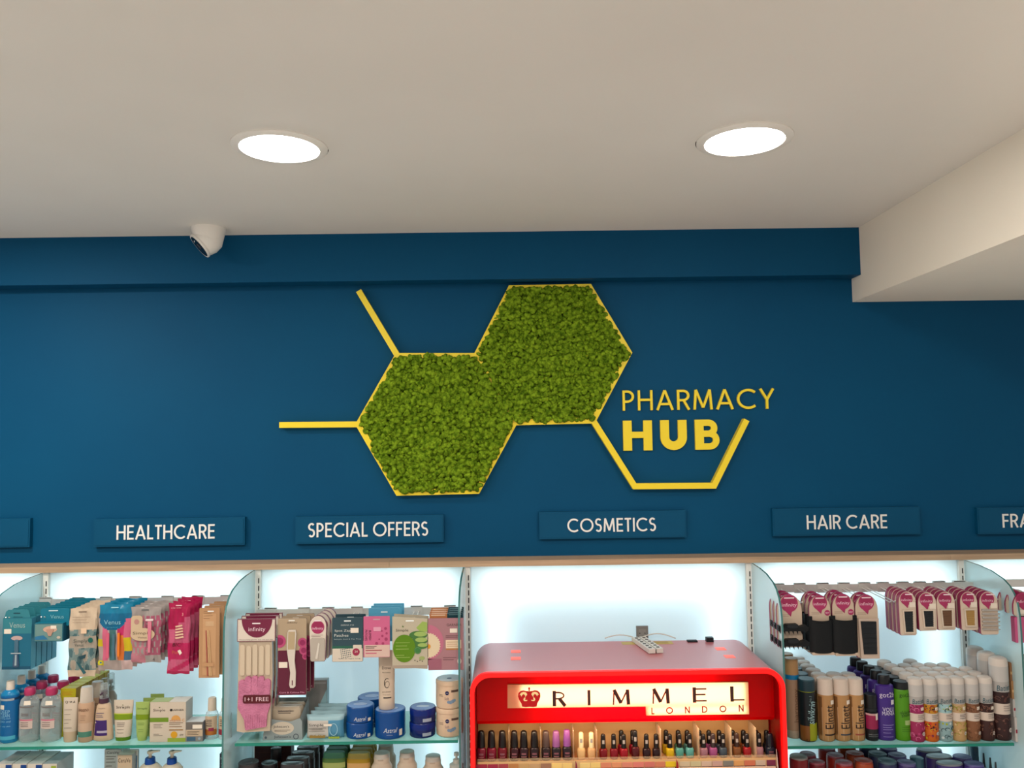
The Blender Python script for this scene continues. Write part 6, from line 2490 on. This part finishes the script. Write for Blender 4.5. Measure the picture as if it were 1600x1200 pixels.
# shade chips in front of each bottle
strip_z1, strip_z0 = zpol - .002, zpol - .020
chips = [(744, 761, M(150, 34, 64)), (762, 778, M(150, 34, 64)), (779, 794, M(160, 60, 70)), (795, 810, M(176, 120, 70)), (811, 827, M(186, 150, 100)), (828, 844, M(186, 150, 110)), (845, 861, M(150, 110, 86)), (862, 878, M(226, 196, 120)), (879, 894, M(226, 196, 120)),
         (906, 922, M(226, 200, 130)), (923, 938, M(226, 196, 120)), (939, 955, M(206, 130, 100)), (956, 971, M(210, 140, 100)), (972, 988, M(206, 130, 110)), (989, 1006, M(206, 120, 110)), (1007, 1023, M(196, 110, 100)), (1024, 1039, M(196, 120, 90)), (1040, 1056, M(216, 186, 30)),
         (1062, 1078, M(196, 180, 150)), (1079, 1095, M(190, 180, 140)), (1096, 1112, M(196, 170, 150)), (1113, 1129, M(186, 150, 140)), (1130, 1146, M(120, 116, 110)), (1147, 1162, M(206, 150, 90)), (1163, 1180, M(196, 110, 80)), (1181, 1196, M(190, 170, 150)), (1198, 1212, M(110, 40, 70))]
for x0, x1, c in chips:
    X0, X1 = at(x0, 1188, DF + YR - .016).x - o.location.x, at(x1, 1188, DF + YR - .016).x - o.location.x
    mb = MB()
    mb.box(X0, X1, YR - .0155, YR - .0138, strip_z0 + .003, strip_z1, c)
    mb.box(X0, X1, YR - .0155, YR - .0138, strip_z0, strip_z0 + .003, M(60, 20, 26))
    mb.build('shade_chip', o, smooth=0)
for k, (x0, x1) in enumerate(((745, 896), (905, 1056), (1061, 1213))):
    X0, X1 = at(x0, 1195, DF + YR - .03).x - o.location.x, at(x1, 1195, DF + YR - .03).x - o.location.x
    mb = MB()
    zt_ = strip_z0 + .001
    mb.prism([(X0, zt_ - .05), (X1, zt_ - .05), (X1, zt_), (X0, zt_)], YR - .026, YR - .016, M(204, 184, 164, .4))
    if k != 1:
        mb.sheet([(X0 + .002, zt_ - .04), (X0 + .035, zt_ - .04), (X0 + .030, zt_ - .002), (X0 + .002, zt_ - .002)], YR - .0264, M(160, 60, 100))
    mb.text(('SUPER GEL STEP 1 COLOUR', '60 SECONDS SUPER SHINE', 'LASTING FINISH COLOUR')[k], (X0 + X1) / 2 + .02, zt_ - .008, .005, YR - .0266, GREYINK, w=(X1 - X0) * .5)
    mb.text('STEP 2', X1 - .03, zt_ - .008, .005, YR - .0266, GREYINK) if k == 0 else None
    lines(mb, X0 + (X1 - X0) * .3, X0 + (X1 - X0) * .5, [zt_ - .018], YR - .0266, GREYINK, .002)
    mb.build('price_strip', o, smooth=0)
for px, c in ((900.5, M(130, 30, 60)), (1058.5, M(150, 16, 26))):
    X = at(px, 1190, DF + YR - .03).x - o.location.x
    mb = MB()
    mb.prism([(X - .004, zpol - .06), (X + .006, zpol - .06), (X + .002, zpol), (X - .002, zpol + .010)], YR - .030, YR - .024, c)
    mb.build('side_flag', o, smooth=0)
X = at(1217, 1170, DF + .02).x - o.location.x
mb = MB()
mb.add([(X - .004, YR - .02, zpol + .032), (X + .012, YR + .04, zpol + .012), (X + .014, YR + .04, zpol - .08), (X + .004, YR - .02, zpol - .08), (X - .0055, YR - .02, zpol + .033), (X - .002, YR - .02, zpol - .08)],
       [(0, 3, 2, 1), (4, 5, 3, 0)], [M(150, 86, 120, .35), S_WHITE])
mb.build('leaflet_card', o, smooth=0)
area('rack_lamp', (o.location.x, yFr + .03, zh0 - .004), (math.radians(28), 0, 0), 2 * wi - .1, .012, 0.55, (1.0, .74, .45))

# nail polishes
CAPK = M(14, 9, 11, .3, spec=.3)
pol = [
    # x, top y, colour, cap, kind, extra depth, label
    (752, 1142, M(104, 10, 34, .2), CAPK, 'w', 0, 'wide crimson nail polish at the cabinet side wall'), (768, 1142, M(104, 10, 34, .2), CAPK, 'w', 0, 'wide crimson nail polish between two like it'), (785, 1142, M(96, 12, 26, .2), CAPK, 'w', 0, 'wide dark red nail polish before the first divider'),
    (803.5, 1142, M(46, 12, 18, .2), CAPK, 'w', 0, 'wide maroon black nail polish after the first divider'), (818.5, 1142, M(36, 12, 18, .2), CAPK, 'w', 0, 'wide near black nail polish with silver mark'), (835, 1142, M(30, 14, 18, .2), CAPK, 'w', 0, 'wide black cherry nail polish before the second divider'),
    (853, 1142, M(34, 18, 20, .2), M(70, 54, 50, .3), 'w', 0, 'wide black nail polish with brownish cap beside purple caps'), (869, 1142, M(28, 20, 24, .2), M(130, 76, 128, .3), 'w', 0, 'black nail polish with purple cap beside the brown cap'), (886, 1140, M(30, 20, 26, .2), M(130, 70, 136, .3), 'w', 0, 'black nail polish with taller purple cap'),
    (908, 1144, M(196, 160, 110, .15), M(226, 206, 160, .3), 'n', 0, 'clear nail polish with ivory cap beside the purple caps'), (924, 1144, M(190, 150, 104, .15), M(226, 206, 160, .3), 'n', 0, 'clear nail polish with ivory cap next to the reds'),
    (942.5, 1147, M(104, 8, 18, .2), CAPK, 'n', 0, 'deep red nail polish next to the clear ones'), (959, 1147, M(110, 8, 24, .2), CAPK, 'n', 0, 'deep red nail polish, second from the clear ones'), (974.5, 1147, M(130, 10, 26, .2), CAPK, 'n', 0, 'brighter red nail polish in front of a red one'),
    (971, 1141, M(140, 14, 34, .2), CAPK, 'n', .034, 'red nail polish peeking out behind the brighter red one'), (992.5, 1141, M(66, 10, 16, .2), CAPK, 'n', 0, 'oxblood nail polish with taller cap'), (989, 1141, M(140, 14, 34, .2), CAPK, 'n', .034, 'red nail polish peeking out behind the oxblood one'),
    (1010, 1147, M(34, 12, 16, .2), CAPK, 'n', 0, 'black red nail polish beside the oxblood one'), (1025.5, 1147, M(34, 14, 18, .2), CAPK, 'n', 0, 'black red nail polish next to the yellow one'),
    (1046.5, 1147, M(180, 150, 16, .3), CAPK, 'n', 0, 'mustard yellow nail polish in the front row'), (1041, 1141, M(180, 150, 16, .3), CAPK, 'n', .034, 'mustard yellow nail polish behind its twin'),
    (1061.5, 1146, M(70, 132, 122, .2), CAPK, 'n', 0, 'teal nail polish next to the yellow ones'), (1060, 1141, M(60, 110, 80, .2), CAPK, 'n', .034, 'green nail polish behind the teal one'),
    (1077.5, 1146, M(76, 140, 134, .2), CAPK, 'n', 0, 'teal nail polish before the mauve ones'), (1074, 1141, M(76, 132, 124, .2), CAPK, 'n', .034, 'teal nail polish in the back row'),
    (1099, 1147, M(140, 98, 110, .2), CAPK, 'n', 0, 'dusty mauve nail polish in the front row'), (1093, 1141, M(120, 80, 60, .2), CAPK, 'n', .034, 'brown nail polish behind the dusty mauve one'),
    (1114, 1146, M(136, 66, 112, .2), M(46, 32, 34, .3), 'n', 0, 'orchid purple nail polish with pale label'), (1108, 1141, M(136, 66, 112, .2), CAPK, 'n', .034, 'orchid purple nail polish in the back row'),
    (1129.5, 1146, M(56, 66, 76, .2), CAPK, 'n', 0, 'slate grey nail polish in the front row'), (1124, 1141, M(56, 66, 76, .2), CAPK, 'n', .034, 'slate grey nail polish in the back row'),
    (1151, 1145, M(108, 66, 34, .2), M(50, 30, 24, .3), 'n', 0, 'brown nail polish in the front row'), (1145, 1141, M(108, 60, 34, .2), CAPK, 'n', .034, 'brown nail polish in the back row'),
    (1167, 1146, M(136, 20, 26, .2), CAPK, 'n', 0, 'red nail polish next to the brown one'), (1162, 1141, M(120, 60, 30, .2), CAPK, 'n', .034, 'rust nail polish behind the red one'),
    (1186, 1145, M(150, 110, 116, .2), CAPK, 'n', 0, 'pale mauve nail polish beside the navy one'), (1182, 1141, M(150, 110, 96, .2), CAPK, 'n', .034, 'beige nail polish behind the pale mauve one'),
    (1203, 1146, M(22, 26, 40, .2), M(20, 22, 32, .25), 'w', 0, 'navy nail polish at the end of the rack'), (1198, 1141, M(26, 26, 36, .2), CAPK, 'n', .034, 'navy nail polish behind its twin at the rack end'),
]
for px, py, c, cc, kd, dd, lab in pol:
    Dp = DF + YR + .012 + dd
    q0 = at(px, 1165, Dp)
    zb = zpol + .0004
    Ht = at(px, py, Dp).z - zb
    s_ = thing('nail_polish', lab, 'nail polish', (q0.x, Dp - 2.9, zb), 'nail polishes in the red cabinet')
    r = .0127 if kd == 'n' else .0150
    bh = Ht * (.43 if kd == 'n' else .46)
    L = Loft([(0, r * .8, r * .75, 2.6), (.002, r * .95, r * .9, 2.6), (bh * .8, r, r * .95, 2.6), (bh * .95, r * .8, r * .8, 2.3), (bh, r * .55, r * .55, 2)], 16)

    def f(mb):
        L.make(mb, c)
        if kd == 'w':
            L.patch(mb, -.5, .45, bh * .3, bh * .36, M(150, 96, 100), .0004, 4, 1)
            L.patch(mb, -.4, .35, bh * .48, bh * .62, M(120, 70, 80), .0004, 4, 1)
    part(s_, 'bottle', f)
    rc = r * (.62 if kd == 'n' else .78)

    def f2(mb):
        Lc = Loft([(bh, rc, rc), (bh + (Ht - bh) * .35, rc * (.98 if kd == 'n' else 1.0), rc), (Ht - .003, rc * (.92 if kd == 'n' else .80), rc * (.92 if kd == 'n' else .80)), (Ht, rc * .6, rc * .6)], 16)
        Lc.make(mb, cc)
        if kd == 'n':
            Lc.patch(mb, -.5, .45, bh + (Ht - bh) * .35, bh + (Ht - bh) * .62, M(150, 140, 134), .0004, 4, 1)
    part(s_, 'cap', f2)

# wall socket and the connector strip with its cable
pw = at(1003, 987.5, 2.90)
so = thing('wall_socket', 'small grey square socket on the glowing panel above the red cabinet', 'socket', (pw.x, -.0002, pw.z))
mb = MB()
mb.box(-.0205, .0205, -.009, 0, -.022, .022, M(120, 118, 114, .4))
mb.build('plate', so, smooth=0)
mb = MB()
for sx in (-.009, .009):
    mb.prism(disc(sx, -.002, .0022, n=10), -.0096, -.009, M(60, 58, 58))
mb.prism(rrect(-.013, -.012, .013, .012, .003), -.0093, -.009, M(134, 132, 128))
mb.build('socket_face', so, smooth=0)
pa = Vector((at(1004, 1000, 2.86).x, -.035, ztop))
so = thing('connector_strip', 'white plug strip hanging over the rear edge of the red cabinet', 'power strip', (pa.x, -.04, ztop + .002))
ST_ = M(214, 208, 200, .4)
mb = MB()
P0, P1 = Vector((-.012, .015, .002)), Vector((.020, -.150, .002))
dv = (P1 - P0).normalized()
sv = Vector((-dv.y, dv.x, 0))
for a in (-1, 1):
    c_ = sv * a * .0135
    pts = [P0 + c_ + sv * .011, P0 + c_ - sv * .011, P1 + c_ - sv * .011, P1 + c_ + sv * .011]
    v = [(q.x, q.y, 0) for q in pts] + [(q.x, q.y, .014) for q in pts]
    mb.add(v, [(3, 2, 1, 0), (4, 5, 6, 7), (0, 1, 5, 4), (1, 2, 6, 5), (2, 3, 7, 6), (3, 0, 4, 7)], ST_)
mb.build('strip', so, smooth=0)
mb = MB()
for a in (-1, 1):
    for k in range(6):
        q = P0 + dv * (.018 + k * .026) + sv * a * .0135
        mb.box(q.x - .005, q.x + .005, q.y - .006, q.y + .006, .0141, .0148, M(70, 64, 62))
mb.build('screw_row', so, smooth=0)
mb = MB()
CB = M(206, 200, 192, .4)
mb.tube([(-.012 + .13 * t * (1 - 0), .015 + .006 * math.sin(3 * t), .006 + .016 * math.sin(math.pi * min(1, abs(t)))) for t in [-.9 + .1 * k for k in range(20)]], .0022, CB, 6)
mb.build('cable', so, smooth=40)
